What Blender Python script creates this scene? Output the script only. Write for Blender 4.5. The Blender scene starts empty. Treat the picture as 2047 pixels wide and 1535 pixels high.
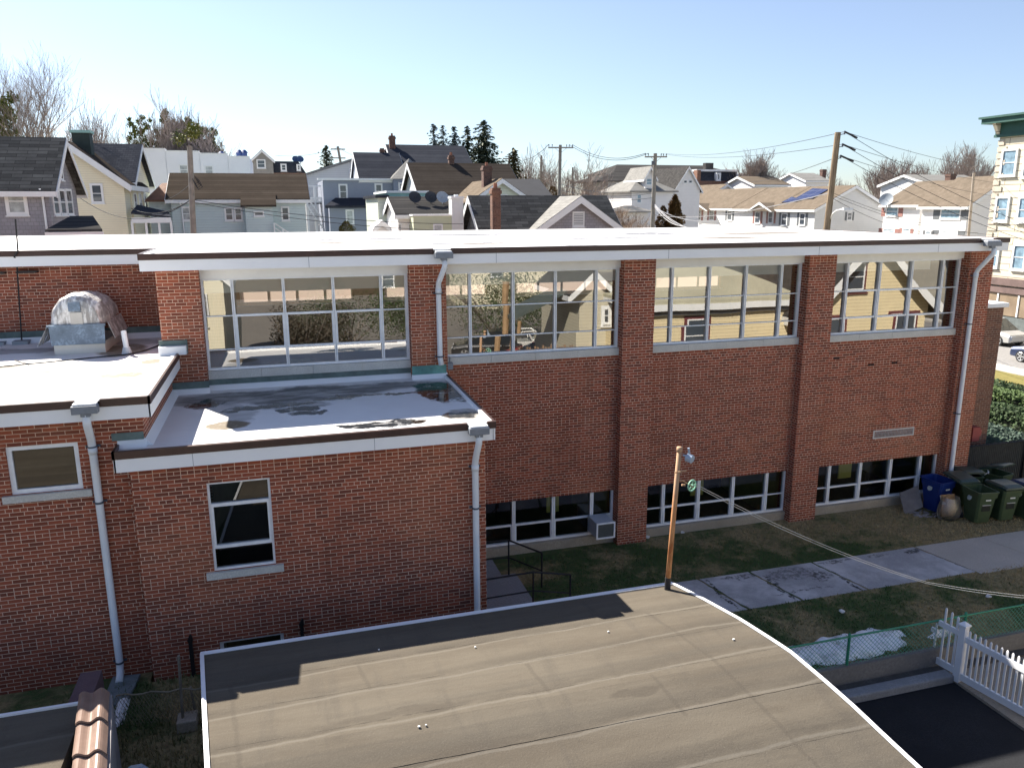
import bpy, math, random
from mathutils import Vector, Matrix
R = math.radians
H = 8.8                      # camera height above the lawn; all z below are relative to the camera
G = -8.8                     # lawn level
col = bpy.context.scene.collection
scene = bpy.context.scene

# ---------------------------------------------------------------- camera
F, CX, CY = 1568.12, 1023.5, 767.5
PIT, YAW, ROL = R(12.8018), R(16.3217), R(0.2048)
def _axes():
    cy, sy, cp, sp = math.cos(YAW), math.sin(YAW), math.cos(PIT), math.sin(PIT)
    f = Vector((sy*cp, cy*cp, -sp)); r = Vector((cy, -sy, 0)); d = f.cross(r)
    cr, sr = math.cos(ROL), math.sin(ROL)
    return r*cr + d*sr, -r*sr + d*cr, f
AR, AD, AF = _axes()
cd = bpy.data.cameras.new('camera'); cam = bpy.data.objects.new('camera', cd); col.objects.link(cam)
cd.sensor_width = 36; cd.lens = F/2047*36; cd.clip_start = 0.1; cd.clip_end = 3000
m = Matrix.Identity(4)
for i in range(3):
    m[i][0] = AR[i]; m[i][1] = -AD[i]; m[i][2] = -AF[i]
m[2][3] = H
cam.matrix_world = m
scene.camera = cam
def ray(px, py): return AR*((px-CX)/F) + AD*((py-CY)/F) + AF
def P(px, py, Y): d = ray(px, py); return d*(Y/d.y)
def PX(px, py, X): d = ray(px, py); return d*(X/d.x)
def PZ(px, py, Z): d = ray(px, py); return d*(Z/d.z)

# ---------------------------------------------------------------- object helpers
def empty(name, loc, rz=0.0):
    o = bpy.data.objects.new(name, None); col.objects.link(o)
    o.empty_display_size = 0.2
    o.location = (loc[0], loc[1], loc[2]+H); o.rotation_euler = (0, 0, rz); return o
def tag(o, label=None, cat=None, group=None, kind=None):
    if label: o['label'] = label
    if cat: o['category'] = cat
    if group: o['group'] = group
    if kind: o['kind'] = kind
    return o
def copy_tree(o, parent=None):
    c = o.copy(); col.objects.link(c)
    if parent: c.parent = parent
    for ch in [x for x in bpy.data.objects if x.parent == o]: copy_tree(ch, c)
    return c
def rot2(x, y, a): return x*math.cos(a)-y*math.sin(a), x*math.sin(a)+y*math.cos(a)

class MB:
    def __init__(s): s.v = []; s.f = []
    def box(s, x0, x1, y0, y1, z0, z1):
        if x0 > x1: x0, x1 = x1, x0
        if y0 > y1: y0, y1 = y1, y0
        if z0 > z1: z0, z1 = z1, z0
        n = len(s.v)
        s.v += [(x0,y0,z0),(x1,y0,z0),(x1,y1,z0),(x0,y1,z0),(x0,y0,z1),(x1,y0,z1),(x1,y1,z1),(x0,y1,z1)]
        s.f += [(n,n+3,n+2,n+1),(n+4,n+5,n+6,n+7),(n,n+1,n+5,n+4),(n+1,n+2,n+6,n+5),(n+2,n+3,n+7,n+6),(n+3,n,n+4,n+7)]
        return s
    def obox(s, c, u, v, w):     # oriented box: centre, three half vectors
        c, u, v, w = Vector(c), Vector(u), Vector(v), Vector(w); n = len(s.v)
        for k in (-1, 1):
            for a, b in ((-1,-1),(1,-1),(1,1),(-1,1)): s.v.append(tuple(c+u*a+v*b+w*k))
        s.f += [(n,n+3,n+2,n+1),(n+4,n+5,n+6,n+7),(n,n+1,n+5,n+4),(n+1,n+2,n+6,n+5),(n+2,n+3,n+7,n+6),(n+3,n,n+4,n+7)]
        return s
    def poly(s, pts):
        n = len(s.v); s.v += [tuple(p) for p in pts]; s.f.append(tuple(range(n, n+len(pts)))); return s
    def prism(s, pts, vec):      # planar polygon swept along vec
        vec = Vector(vec); n = len(s.v); k = len(pts)
        s.v += [tuple(p) for p in pts] + [tuple(Vector(p)+vec) for p in pts]
        s.f.append(tuple(range(n, n+k))[::-1]); s.f.append(tuple(range(n+k, n+2*k)))
        for i in range(k):
            j = (i+1) % k; s.f.append((n+i, n+j, n+k+j, n+k+i))
        return s
    def tube(s, a, b, r0, r1=None, n=8, cap=True):
        a, b = Vector(a), Vector(b); r1 = r0 if r1 is None else r1
        d = b-a
        if d.length < 1e-6: return s
        d.normalize(); u = d.orthogonal().normalized(); w = d.cross(u); k = len(s.v)
        for p, r in ((a, r0), (b, r1)):
            for i in range(n):
                t = 2*math.pi*i/n; s.v.append(tuple(p+(u*math.cos(t)+w*math.sin(t))*r))
        for i in range(n):
            j = (i+1) % n; s.f.append((k+i, k+j, k+n+j, k+n+i))
        if cap: s.f.append(tuple(range(k, k+n))[::-1]); s.f.append(tuple(range(k+n, k+2*n)))
        return s
    def path(s, pts, r, n=8):    # continuous tube through points
        pts = [Vector(p) for p in pts]; k0 = len(s.v); ref = None
        for i, p in enumerate(pts):
            d = (pts[min(i+1, len(pts)-1)]-pts[max(i-1, 0)]).normalized()
            if ref is None: ref = d.orthogonal().normalized()
            u = (ref - d*ref.dot(d)).normalized(); w = d.cross(u); ref = u
            rr = r[i] if isinstance(r, (list, tuple)) else r
            for j in range(n):
                t = 2*math.pi*j/n; s.v.append(tuple(p+(u*math.cos(t)+w*math.sin(t))*rr))
        for i in range(len(pts)-1):
            for j in range(n):
                a = k0+i*n+j; b = k0+i*n+(j+1) % n; s.f.append((a, b, b+n, a+n))
        s.f.append(tuple(range(k0, k0+n))[::-1]); e = k0+(len(pts)-1)*n; s.f.append(tuple(range(e, e+n)))
        return s
    def loft(s, rings, closed=True, caps=True):
        k0 = len(s.v); n = len(rings[0])
        for r in rings: s.v += [tuple(p) for p in r]
        for i in range(len(rings)-1):
            for j in range(n if closed else n-1):
                a = k0+i*n+j; b = k0+i*n+(j+1) % n; s.f.append((a, b, b+n, a+n))
        if caps:
            s.f.append(tuple(range(k0, k0+n))[::-1]); e = k0+(len(rings)-1)*n; s.f.append(tuple(range(e, e+n)))
        return s
    def build(s, name, mat, parent=None, local=False, smooth=False, bevel=0):
        me = bpy.data.meshes.new(name)
        if local: off = Vector((0, 0, 0))
        else:
            pw = Vector((0, 0, 0)); q = parent
            while q: pw += q.location; q = q.parent
            off = Vector((0, 0, H)) - pw
        me.from_pydata([tuple(Vector(v)+off) for v in s.v], [], s.f); me.materials.append(mat)
        if smooth:
            for p in me.polygons: p.use_smooth = True
        me.update()
        o = bpy.data.objects.new(name, me); col.objects.link(o)
        if parent: o.parent = parent
        if bevel:
            b = o.modifiers.new('b', 'BEVEL'); b.width = bevel; b.segments = 2; b.limit_method = 'ANGLE'
        return o
def top(mb, name, mat, label, cat, base=None, group=None, kind=None, **k):
    """a single-mesh thing with its origin at its base"""
    xs = [v[0] for v in mb.v]; ys = [v[1] for v in mb.v]; zs = [v[2] for v in mb.v]
    c = Vector(((min(xs)+max(xs))/2, (min(ys)+max(ys))/2, min(zs))) if base is None else Vector(base)
    mb.v = [tuple(Vector(v)-c) for v in mb.v]
    o = mb.build(name, mat, None, local=True, **k); o.location = (c.x, c.y, c.z+H)
    return tag(o, label, cat, group, kind)

# ---------------------------------------------------------------- materials
MATS = {}
class NT:
    def __init__(s, name):
        s.m = bpy.data.materials.new(name); s.m.use_nodes = True; s.t = s.m.node_tree; s.n = s.t.nodes
        s.b = s.n['Principled BSDF']; s.g = s.n.new('ShaderNodeNewGeometry'); s.pos = s.g.outputs['Position']
    def nd(s, typ, **kw):
        x = s.n.new(typ)
        for k, v in kw.items(): setattr(x, k, v)
        return x
    def lk(s, a, b): s.t.links.new(a, b)
    def setin(s, sock, v):
        if isinstance(v, bpy.types.NodeSocket): s.lk(v, sock)
        else: sock.default_value = v
    def math(s, op, a, b=None, c=None, clamp=False):  # scalar maths node
        x = s.nd('ShaderNodeMath', operation=op, use_clamp=clamp); s.setin(x.inputs[0], a)
        if b is not None: s.setin(x.inputs[1], b)
        if c is not None: s.setin(x.inputs[2], c)
        return x.outputs[0]
    def mapping(s, vec, scale=(1,1,1), loc=(0,0,0)):
        x = s.nd('ShaderNodeMapping'); s.lk(vec, x.inputs['Vector']); x.inputs['Scale'].default_value = scale
        x.inputs['Location'].default_value = loc; return x.outputs[0]
    def noise(s, scale, detail=4, rough=.55, vec=None, dist=0.0, out='Fac'):
        x = s.nd('ShaderNodeTexNoise'); s.lk(vec or s.pos, x.inputs['Vector']); x.inputs['Scale'].default_value = scale
        x.inputs['Detail'].default_value = detail; x.inputs['Roughness'].default_value = rough
        x.inputs['Distortion'].default_value = dist; return x.outputs[out]
    def ramp(s, fac, stops):
        x = s.nd('ShaderNodeValToRGB'); s.lk(fac, x.inputs[0]); e = x.color_ramp.elements
        while len(e) < len(stops): e.new(0.5)
        for i, (p, c) in enumerate(stops):
            e[i].position = p; e[i].color = tuple(c)+(1,) if len(c) == 3 else c
        return x.outputs[0]
    def smooth(s, fac, lo, hi, a=0.0, b=1.0):
        x = s.nd('ShaderNodeMapRange', interpolation_type='SMOOTHSTEP'); s.lk(fac, x.inputs[0])
        for i, v in enumerate((lo, hi, a, b)): x.inputs[i+1].default_value = v
        return x.outputs[0]
    def mix(s, fac, a, b, mode='MIX'):
        x = s.nd('ShaderNodeMix', data_type='RGBA', blend_type=mode)
        s.setin(x.inputs[0], fac)
        for i, v in ((6, a), (7, b)):
            if isinstance(v, bpy.types.NodeSocket): s.lk(v, x.inputs[i])
            else: x.inputs[i].default_value = tuple(v)+(1,)
        return x.outputs[2]
    def bump(s, h, strength=.3, dist=.01):
        x = s.nd('ShaderNodeBump'); s.lk(h, x.inputs['Height']); x.inputs['Strength'].default_value = strength
        x.inputs['Distance'].default_value = dist; s.lk(x.outputs[0], s.b.inputs['Normal'])
    def xyz(s, vec=None):
        x = s.nd('ShaderNodeSeparateXYZ'); s.lk(vec or s.pos, x.inputs[0]); return x.outputs
    def wallvec(s):
        """(run along the wall, height): x on faces that look along y, y on faces that look along x"""
        n = s.nd('ShaderNodeSeparateXYZ'); s.lk(s.g.outputs['Normal'], n.inputs[0])
        f = s.math('GREATER_THAN', s.math('ABSOLUTE', n.outputs[1]), .5); p = s.xyz()
        u = s.math('ADD', s.math('MULTIPLY', p[0], f), s.math('MULTIPLY', p[1], s.math('SUBTRACT', 1.0, f)))
        c = s.nd('ShaderNodeCombineXYZ'); s.lk(u, c.inputs[0]); s.lk(p[2], c.inputs[1]); return c.outputs[0]
    def fin(s, color, rough=.6, spec=.4, metal=0.0):
        s.setin(s.b.inputs['Base Color'], color if isinstance(color, bpy.types.NodeSocket) else tuple(color)+(1,))
        s.setin(s.b.inputs['Roughness'], rough); s.b.inputs['Specular IOR Level'].default_value = spec
        s.setin(s.b.inputs['Metallic'], metal); return s.m

def M(name, c, rough=.6, var=.12, scale=3.0, bump=0.0, metal=0.0, spec=.4, fine=None):
    """a plain material whose colour drifts a little and carries grime"""
    if name in MATS: return MATS[name]
    t = NT(name)
    a = t.noise(scale, 5, .6)
    lo = tuple(x*(1-var) for x in c); hi = tuple(min(1, x*(1+var)) for x in c)
    cc = t.ramp(a, [(.3, lo), (.7, hi)])
    if fine:
        b = t.noise(fine, 3, .7); cc = t.mix(t.smooth(b, .35, .65), tuple(x*.82 for x in c), cc)
    if bump: t.bump(t.noise(fine or scale*8, 4, .6), bump, .01)
    MATS[name] = t.fin(cc, rough, spec, metal); return MATS[name]

def brick_mat(name, c1, c2, c3, mortar, bw=.216, rh=.0697, ms=.0112, bump=.6):
    t = NT(name); v = t.wallvec()
    b = t.nd('ShaderNodeTexBrick', offset=.5, offset_frequency=2, squash=.5, squash_frequency=7)
    t.lk(v, b.inputs['Vector'])
    b.inputs['Color1'].default_value = (0, 0, 0, 1); b.inputs['Color2'].default_value = (1, 1, 1, 1); b.inputs['Mortar'].default_value = (0, 0, 0, 1)
    for k, x in (('Scale', 1.0), ('Mortar Size', ms/2), ('Mortar Smooth', .15), ('Bias', 0.0), ('Brick Width', bw), ('Row Height', rh)): b.inputs[k].default_value = x
    tone = t.ramp(b.outputs['Color'], [(0, c1), (.28, c3), (.45, c2), (.8, c2), (1, c1)])
    big = t.noise(.45, 5, .6)
    tone = t.mix(t.smooth(big, .38, .68), tone, t.mix(.5, tone, tuple(x*.74 for x in c2)))
    tone = t.mix(t.math('MULTIPLY', t.noise(26, 3, .7), .35), tone, tuple(x*.6 for x in c1))
    mort = t.mix(t.smooth(t.noise(1.3, 4, .6), .35, .7), mortar, tuple(x*.78 for x in mortar))
    cc = t.mix(b.outputs['Fac'], tone, mort)
    damp = t.smooth(t.noise(1.0, 6, .7, t.mapping(t.pos, (1.6, 1.6, .18), (3, 1, 0))), .52, .7)
    cc = t.mix(t.math('MULTIPLY', damp, .3), cc, tuple(x*.35 for x in c2))
    pz = t.smooth(t.noise(.33, 4, .6, t.mapping(t.pos, (1, 1, 1), (7, 2, 4))), .5, .68)
    cc = t.mix(t.math('MULTIPLY', pz, .28), cc, t.mix(.5, cc, (.62, .3, .16)))
    # pale lime streaks
    st = t.smooth(t.noise(1.0, 5, .65, t.mapping(t.pos, (1.2, 1.2, .35))), .66, .8)
    cc = t.mix(t.math('MULTIPLY', st, .25), cc, (.42, .34, .3))
    h = t.math('ADD', t.math('SUBTRACT', 1.0, b.outputs['Fac']), t.math('MULTIPLY', t.noise(60, 3), .3))
    t.bump(h, bump, .006)
    return t.fin(cc, .85, .25)

def siding_mat(name, c, pitch=.13, dark=.62, vary=.08):
    t = NT(name); p = t.xyz(); z = t.math('FRACT', t.math('DIVIDE', p[2], pitch))
    line = t.math('LESS_THAN', z, .14)
    base = t.ramp(t.noise(.8, 4, .6), [(.3, tuple(x*(1-vary) for x in c)), (.7, c)])
    cc = t.mix(line, base, tuple(x*dark for x in c))  # groove shade under each lap, painted as a darker line
    t.bump(z, .5, .02)
    return t.fin(cc, .55, .35)

def shingle_mat(name, c1, c2, bw=.3, rh=.14, gap=(.03,.03,.03), slope=True):
    t = NT(name); v = t.wallvec()
    b = t.nd('ShaderNodeTexBrick', offset=.5, offset_frequency=2); t.lk(v, b.inputs['Vector'])
    b.inputs['Color1'].default_value = tuple(c1)+(1,); b.inputs['Color2'].default_value = tuple(c2)+(1,)
    b.inputs['Mortar'].default_value = tuple(gap)+(1,)
    for k, x in (('Scale', 1.0), ('Mortar Size', .012), ('Mortar Smooth', .3), ('Bias', 0.0), ('Brick Width', bw), ('Row Height', rh)): b.inputs[k].default_value = x
    cc = t.mix(t.math('MULTIPLY', t.smooth(t.noise(.7, 5, .65), .35, .7), .4), b.outputs['Color'], tuple(x*.62 for x in c1))
    cc = t.mix(t.math('MULTIPLY', t.noise(9, 3, .7), .3), cc, tuple(min(1, x*1.35) for x in c2))
    t.bump(b.outputs['Color'], .3, .01)
    return t.fin(cc, 1.0, 0.0)

def blob_mask(t, blobs, warp=.8, wscale=1.2):
    """union of ragged ellipses (x, y, rx, ry, strength) lying on a roof"""
    n = t.nd('ShaderNodeTexNoise'); t.lk(t.pos, n.inputs['Vector']); n.inputs['Scale'].default_value = wscale; n.inputs['Detail'].default_value = 6
    n.inputs['Roughness'].default_value = .62
    sub = t.nd('ShaderNodeVectorMath', operation='SUBTRACT'); t.lk(n.outputs['Color'], sub.inputs[0]); sub.inputs[1].default_value = (.5, .5, .5)
    sc = t.nd('ShaderNodeVectorMath', operation='SCALE'); t.lk(sub.outputs[0], sc.inputs[0]); sc.inputs['Scale'].default_value = warp
    ad = t.nd('ShaderNodeVectorMath', operation='ADD'); t.lk(t.pos, ad.inputs[0]); t.lk(sc.outputs[0], ad.inputs[1])
    p = t.xyz(ad.outputs[0]); acc = None
    for (x, y, rx, ry, st) in blobs:
        dx = t.math('DIVIDE', t.math('SUBTRACT', p[0], x), rx); dy = t.math('DIVIDE', t.math('SUBTRACT', p[1], y), ry)
        d = t.math('ADD', t.math('MULTIPLY', dx, dx), t.math('MULTIPLY', dy, dy))
        k = t.math('MULTIPLY', t.smooth(d, 1.15, .55), st)
        acc = k if acc is None else t.math('MAXIMUM', acc, k)
    return acc
def roof_mat(name, base, blobs_tan, blobs_dark, blobs_grey=(), wet=False, grime=.25, darkcol=(.022, .02, .017), tancol=(.15, .115, .07)):
    t = NT(name)
    cc = t.ramp(t.noise(1.4, 6, .65), [(.3, tuple(x*.93 for x in base)), (.65, base)])
    st = t.smooth(t.noise(2.2, 6, .7, t.mapping(t.pos, (.35, 1.6, 1))), .55, .78)
    cc = t.mix(t.math('MULTIPLY', st, grime), cc, (.42, .4, .34))
    rough = .55
    if blobs_grey:
        g = blob_mask(t, blobs_grey, 1.3, .9); gg = t.math('MULTIPLY', g, t.smooth(t.noise(3.0, 6, .7, t.mapping(t.pos, (.4, 1.5, 1))), .3, .6, .45, 1))
        cc = t.mix(gg, cc, (.12, .125, .125))
    if blobs_tan:
        tb = blob_mask(t, blobs_tan, .5, 1.6); ring = t.math('MULTIPLY', tb, t.smooth(t.noise(5, 6, .75), .34, .52, .7, 1.0))
        cc = t.mix(t.math('MULTIPLY', ring, 1.15, clamp=True), cc, tancol)
    if blobs_dark:
        db = blob_mask(t, blobs_dark, 1.0, 1.5); dd = t.math('MULTIPLY', db, t.smooth(t.noise(3.6, 8, .75, t.mapping(t.pos, (.55, 1.5, 1)), 1.2), .36, .5))
        cc = t.mix(t.math('MULTIPLY', dd, 1.7, clamp=True), cc, darkcol)
        if wet: rough = t.smooth(db, 0, .6, .5, .06)
    t.bump(t.noise(9, 4, .6), .12, .01)
    return t.fin(cc, rough, .45)

def glass_mat(name, tint=(.8, .84, .82), fac=.4, rough=0.0, wob=.0):
    t = NT(name); n = t.n; n.remove(t.b)
    tr = t.nd('ShaderNodeBsdfTransparent'); tr.inputs[0].default_value = tint+(1,)
    gl = t.nd('ShaderNodeBsdfGlossy'); gl.inputs['Roughness'].default_value = rough; gl.inputs['Color'].default_value = (.97, .96, .93, 1)
    if wob:
        b = t.nd('ShaderNodeBump'); b.inputs['Strength'].default_value = wob; b.inputs['Distance'].default_value = .05
        t.lk(t.noise(.55, 1, .4), b.inputs['Height']); t.lk(b.outputs[0], gl.inputs['Normal'])
    lw = t.nd('ShaderNodeFresnel'); lw.inputs[0].default_value = 1.5
    f = t.math('ADD', lw.outputs[0], fac, clamp=True)
    mx = t.nd('ShaderNodeMixShader'); t.lk(f, mx.inputs[0]); t.lk(tr.outputs[0], mx.inputs[1]); t.lk(gl.outputs[0], mx.inputs[2])
    t.lk(mx.outputs[0], n['Material Output'].inputs['Surface']); return t.m

BR = brick_mat('red_brick', (.225, .064, .037), (.38, .104, .056), (.185, .061, .041), (.74, .53, .4))
BRD = brick_mat('brown_brick', (.2, .09, .06), (.25, .115, .075), (.14, .07, .055), (.42, .34, .26))
BRC = brick_mat('chimney_brick', (.1, .052, .04), (.15, .075, .056), (.08, .045, .037), (.26, .22, .19), bw=.22, rh=.075)
WHITE = M('white_paint', (.86, .87, .88), .45, .03, 1.2)
SOFF = M('header_paint', (.84, .84, .82), .5, .05, 1.5)
BROWN = M('brown_metal', (.06, .03, .024), .38, .15, 6)
ALU = M('aluminium_frame', (.84, .86, .88), .38, .08, 5, spec=.5)
LIME = M('limestone', (.6, .59, .55), .8, .16, 2.5, .2, fine=40)
CONC = M('old_concrete', (.4, .35, .28), .9, .25, 1.3, .4, fine=30)
PVC = M('white_pipe', (.74, .77, .8), .3, .05, 2)
STRAP = M('pipe_strap', (.07, .09, .12), .5, .1)
GALV = M('grey_box', (.2, .22, .25), .5, .12, 9)
COPPER = M('green_flashing', (.1, .24, .22), .7, .35, 3.5)
DIRTG = M('dark_flashing', (.12, .16, .15), .8, .3, 3)
BLACK = M('black_iron', (.015, .015, .017), .45, .2)
RUBBER = M('black_rubber', (.02, .02, .022), .7, .2)
GLASS = glass_mat('upper_glass', (.88, .89, .85), .22, 0.0, .06)
GLASSL = glass_mat('lower_glass', (.6, .66, .62), .06, 0.0, .05)
PANE = M('house_pane', (.05, .065, .085), .08, .3, .4, spec=.8)
PANEB = M('curtained_pane', (.2, .3, .38), .15, .4, 2.2, spec=.7)
PANEL_ = M('pale_pane', (.38, .4, .4), .2, .4, 2.2, spec=.6)
TRIM = M('house_trim', (.76, .77, .77), .5, .05, 2)

# ---------------------------------------------------------------- light
SUN_AZ = math.atan2(-.60, 1.03)           # where the sun stands: behind the school, to its left
SUN_EL = math.atan2(1, math.hypot(.60, 1.03))
w = bpy.data.worlds.new('World'); scene.world = w; w.use_nodes = True
wn = w.node_tree.nodes; wl = w.node_tree.links
sky = wn.new('ShaderNodeTexSky'); sky.sky_type = 'NISHITA'; sky.sun_disc = False
sky.sun_elevation = SUN_EL; sky.sun_rotation = SUN_AZ
sky.altitude = 50; sky.air_density = 1.0; sky.dust_density = .35; sky.ozone_density = 6.0
hs = wn.new('ShaderNodeHueSaturation'); hs.inputs['Saturation'].default_value = .78; hs.inputs['Hue'].default_value = .505
wl.new(sky.outputs[0], hs.inputs['Color']); wl.new(hs.outputs[0], wn['Background'].inputs[0]); wn['Background'].inputs[1].default_value = .058
sl = bpy.data.lights.new('sun', 'SUN'); sl.energy = 5.0; sl.angle = R(.5); sl.color = (1, .93, .83)
so = bpy.data.objects.new('sun', sl); col.objects.link(so); so.location = (-20, 40, 50)
so.rotation_euler = Vector((.60, -1.03, -1)).to_track_quat('-Z', 'Y').to_euler()
scene.view_settings.view_transform = 'Standard'; scene.view_settings.look = 'None'
scene.view_settings.exposure = 1.55; scene.view_settings.gamma = 1
cy = scene.cycles
cy.max_bounces = 8; cy.transparent_max_bounces = 16; cy.glossy_bounces = 4; cy.diffuse_bounces = 4
cy.caustics_reflective = False; cy.caustics_refractive = False; cy.use_denoising = True; cy.sample_clamp_indirect = 6

# ================================================================ the school
def cells(mb, u0, u1, z0, z1, v0, v1, holes, axis='x'):
    """a wall slab with rectangular openings; axis 'x': runs along x between y=v0..v1"""
    us = sorted({u0, u1, *[h[0] for h in holes], *[h[1] for h in holes]}); zs = sorted({z0, z1, *[h[2] for h in holes], *[h[3] for h in holes]})
    us = [u for u in us if u0 <= u <= u1]; zs = [z for z in zs if z0 <= z <= z1]
    for a, b in zip(us, us[1:]):
        run = None
        for c, d in zip(zs, zs[1:]):
            um, zm = (a+b)/2, (c+d)/2
            solid = not any(h[0] < um < h[1] and h[2] < zm < h[3] for h in holes)
            if solid: run = (run[0], d) if run else (c, d)
            if run and (not solid or d == zs[-1]):
                if axis == 'x': mb.box(a, b, v0, v1, run[0], run[1])
                else: mb.box(v0, v1, a, b, run[0], run[1])
                run = None
    return mb

school = tag(empty('school_building', (8.5, 18, G)), 'long red brick school building with white flat roofs and bands of tall windows', 'building')
BAY = [(-1.66+5.3*k, 2.80+5.3*k) for k in range(4)]       # openings between the pilasters
PIL = [(-2.50+5.3*k, -1.66+5.3*k) for k in range(5)]
YW, YP = 18.05, 17.8                                        # wall face, pilaster face
UT, UB = -1.51, -3.52                                       # upper window
LT, LB = -7.33, -8.55                                       # lower window

mb = MB()
for k, (a, b) in enumerate(BAY):
    if k == 0: mb.box(a, b, YW, YW+.3, G, -3.70)
    else: cells(mb, a, b, -8.62, -3.70, YW, YW+.3, [(a-1, b, -8.62, LT)])
mb.build('wall', BR, school)
for k, (a, b) in enumerate(PIL):
    MB().box(a, b, YP, YW+.35, -9.0, -1.28).build('pilaster', BR, school)
# outer shell
mb = MB(); mb.box(-2.5, -2.2, YW+.351, 31, -9, -1.28); mb.box(19.26, 19.56, YW+.351, 31, -9, -1.28)
mb.build('end_wall', BR, school)
hs = [(-1.5+5.3*k, 2.6+5.3*k, -3.55, -1.55) for k in range(4)]
mb = cells(MB(), -2.2, 19.26, -9, -1.28, 30.7, 31.0, hs); mb.build('rear_wall', BR, school)
mb = MB().box(-12.5, -2.5, 20.4, 20.7, -9, -1.24); mb.box(-12.5, -12.2, 20.7, 31.5, -9, -1.24); mb.box(-12.2, -2.5, 31.2, 31.5, -9, -1.24)
mb.build('wall', BR, school)
# interior of the hall and of the rooms below
FROST = NT('frosted_pane'); tl_ = FROST.nd('ShaderNodeBsdfTranslucent'); tl_.inputs[0].default_value = (.5, .45, .42, 1); FROST.lk(tl_.outputs[0], FROST.n['Material Output'].inputs['Surface']); FROST = FROST.m
TANW = M('hall_wall', (.42, .28, .14), .7, .12, .7, fine=2.5); DARKF = M('hall_floor', (.035, .04, .045), .35, .2, .5)
CEIL = M('hall_ceiling', (.82, .8, .74), .8, .05, 1)
MB().box(-2.2, 19.26, YW+.36, 30.69, -5.35, -5.2).build('hall_floor', DARKF, school)
MB().box(-2.2, 19.26, YW+.36, 30.69, -1.27, -1.2).build('hall_ceiling', CEIL, school)
mb = cells(MB(), -2.19, 19.25, -5.19, -1.28, 30.6, 30.68, [(h[0], h[1], -3.55, -1.55) for h in hs])
mb.box(-2.19, -2.1, YW+.4, 30.59, -5.19, -1.28); mb.box(19.16, 19.25, YW+.4, 30.59, -5.19, -1.28)
mb.build('hall_wall', TANW, school)
for (a, b, c, d) in hs:
    f = MB(); f.box(a, b, 30.72, 30.8, c, c+.08); f.box(a, b, 30.72, 30.8, d-.06, d)
    for q in range(5): x = a + (b-a)*q/4; f.box(x-.04, x+.04, 30.71, 30.81, c, d)
    f.box(a-.1, b+.1, 30.5, 30.6, c-.06, c); rw_ = f.build('rear_window', ALU, school)
    MB().box(a, b, 30.755, 30.765, c+.08, d-.06).build('frosted_pane', FROST, rw_)
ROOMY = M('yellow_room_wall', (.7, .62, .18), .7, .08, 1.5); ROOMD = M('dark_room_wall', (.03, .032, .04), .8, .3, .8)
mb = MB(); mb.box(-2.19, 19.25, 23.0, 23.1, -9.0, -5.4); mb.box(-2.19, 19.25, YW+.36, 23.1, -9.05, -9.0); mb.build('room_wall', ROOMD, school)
mb = MB()
for x0, x1, y0 in ((10.85, 11.25, 18.9), (15.85, 16.3, 18.9), (6.5, 6.85, 18.9), (19.0, 19.15, 18.6), (13.42, 13.6, 18.45), (8.2, 8.3, 18.45)):
    mb.box(x0, x1, y0, y0+(.05 if y0 > 18.7 else 3.0), -8.12 if y0 > 18.7 else -9.0, -5.8)
mb.build('yellow_panel', ROOMY, school)

# roof slabs
ROOFW = roof_mat('white_roof', (.78, .77, .76), [(8, 24, 1.6, .7, .6), (2, 22, 1.5, .4, 1), (13, 21, 2.0, .5, 1), (-4, 25, 1.4, .6, .6), (16, 24, 1.8, .8, 1), (5.5, 20, 1.3, .3, 1)], [(0, 19.0, 1.5, .22, 1), (4.4, 20.4, 1.6, .3, 1), (7.2, 18.4, .8, .14, 1), (12, 19.0, 1.2, .2, 1), (9.5, 22.0, 1.6, .4, 1), (-6.5, 22.2, 1.5, .3, 1), (-4.6, 21.2, .6, .16, 1), (15, 18.9, 1.1, .16, 1), (2.4, 24, 2, .6, 1), (13, 25, 2, .7, 1), (-7.6, 23.4, 1.0, .4, 1), (.5, 21.6, 1.2, .25, 1), (6.5, 26.5, 2, .9, 1)], [(0, 19.5, 2.0, .25, .8), (4.5, 21.5, 2.2, .3, .8), (7, 18.6, 1.0, .12, .8), (12, 19.2, 1.8, .2, .8), (10, 22.5, 2.0, .3, .7), (-6, 22, 1.6, .3, .7), (1, 27, 2.5, .7, 1), (11, 26, 2.5, .6, 1), (-7, 24, 2, .5, 1), (15, 19.6, 1.6, .3, .35), (9, 19.0, 1.2, .25, .35)], grime=.16, darkcol=(.13, .13, .135))
mb = MB(); mb.box(-2.70, 19.60, 17.49, 31.4, -1.19, -.962); mb.box(-13, -2.701, 20.14, 31.9, -1.19, -.985)
mb.build('roof', ROOFW, school)
mb = MB()   # white raised rim behind the metal edge
mb.box(-2.70, 19.60, 17.49, 17.60, -.961, -.94); mb.box(19.45, 19.60, 17.61, 31.4, -.961, -.94); mb.box(-2.70, -2.55, 17.61, 20.1, -.961, -.94); mb.box(-13, -2.71, 20.14, 20.25, -.984, -.955)
mb.build('roof_rim', WHITE, school)
def edging(x0, x1, y, zt, gaps, root=school, bh=.115, wh=.225, depth=.3):
    """brown gravel stop over a white fascia board along x"""
    b = MB(); xs = [x0] + [v for g in gaps for v in g] + [x1]
    for i in range(0, len(xs), 2):
        b.box(xs[i], xs[i+1], y-.045, y, zt-bh, zt+.012)
        b.box(xs[i], xs[i+1], y, y+.04, zt, zt+.012)
    b.build('roof_edge', BROWN, root)
    MB().box(x0+.015, x1-.015, y-.03, y, zt-bh-wh, zt-bh-.001).box(x0+.02, x1-.02, y, y+.03, zt-bh-wh, zt-.03).build('fascia', WHITE, root)
WZJ = -3.88
edging(-2.74, 19.64, 17.49, -.937, [(3.30, 3.70), (18.62, 19.10)])
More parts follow.
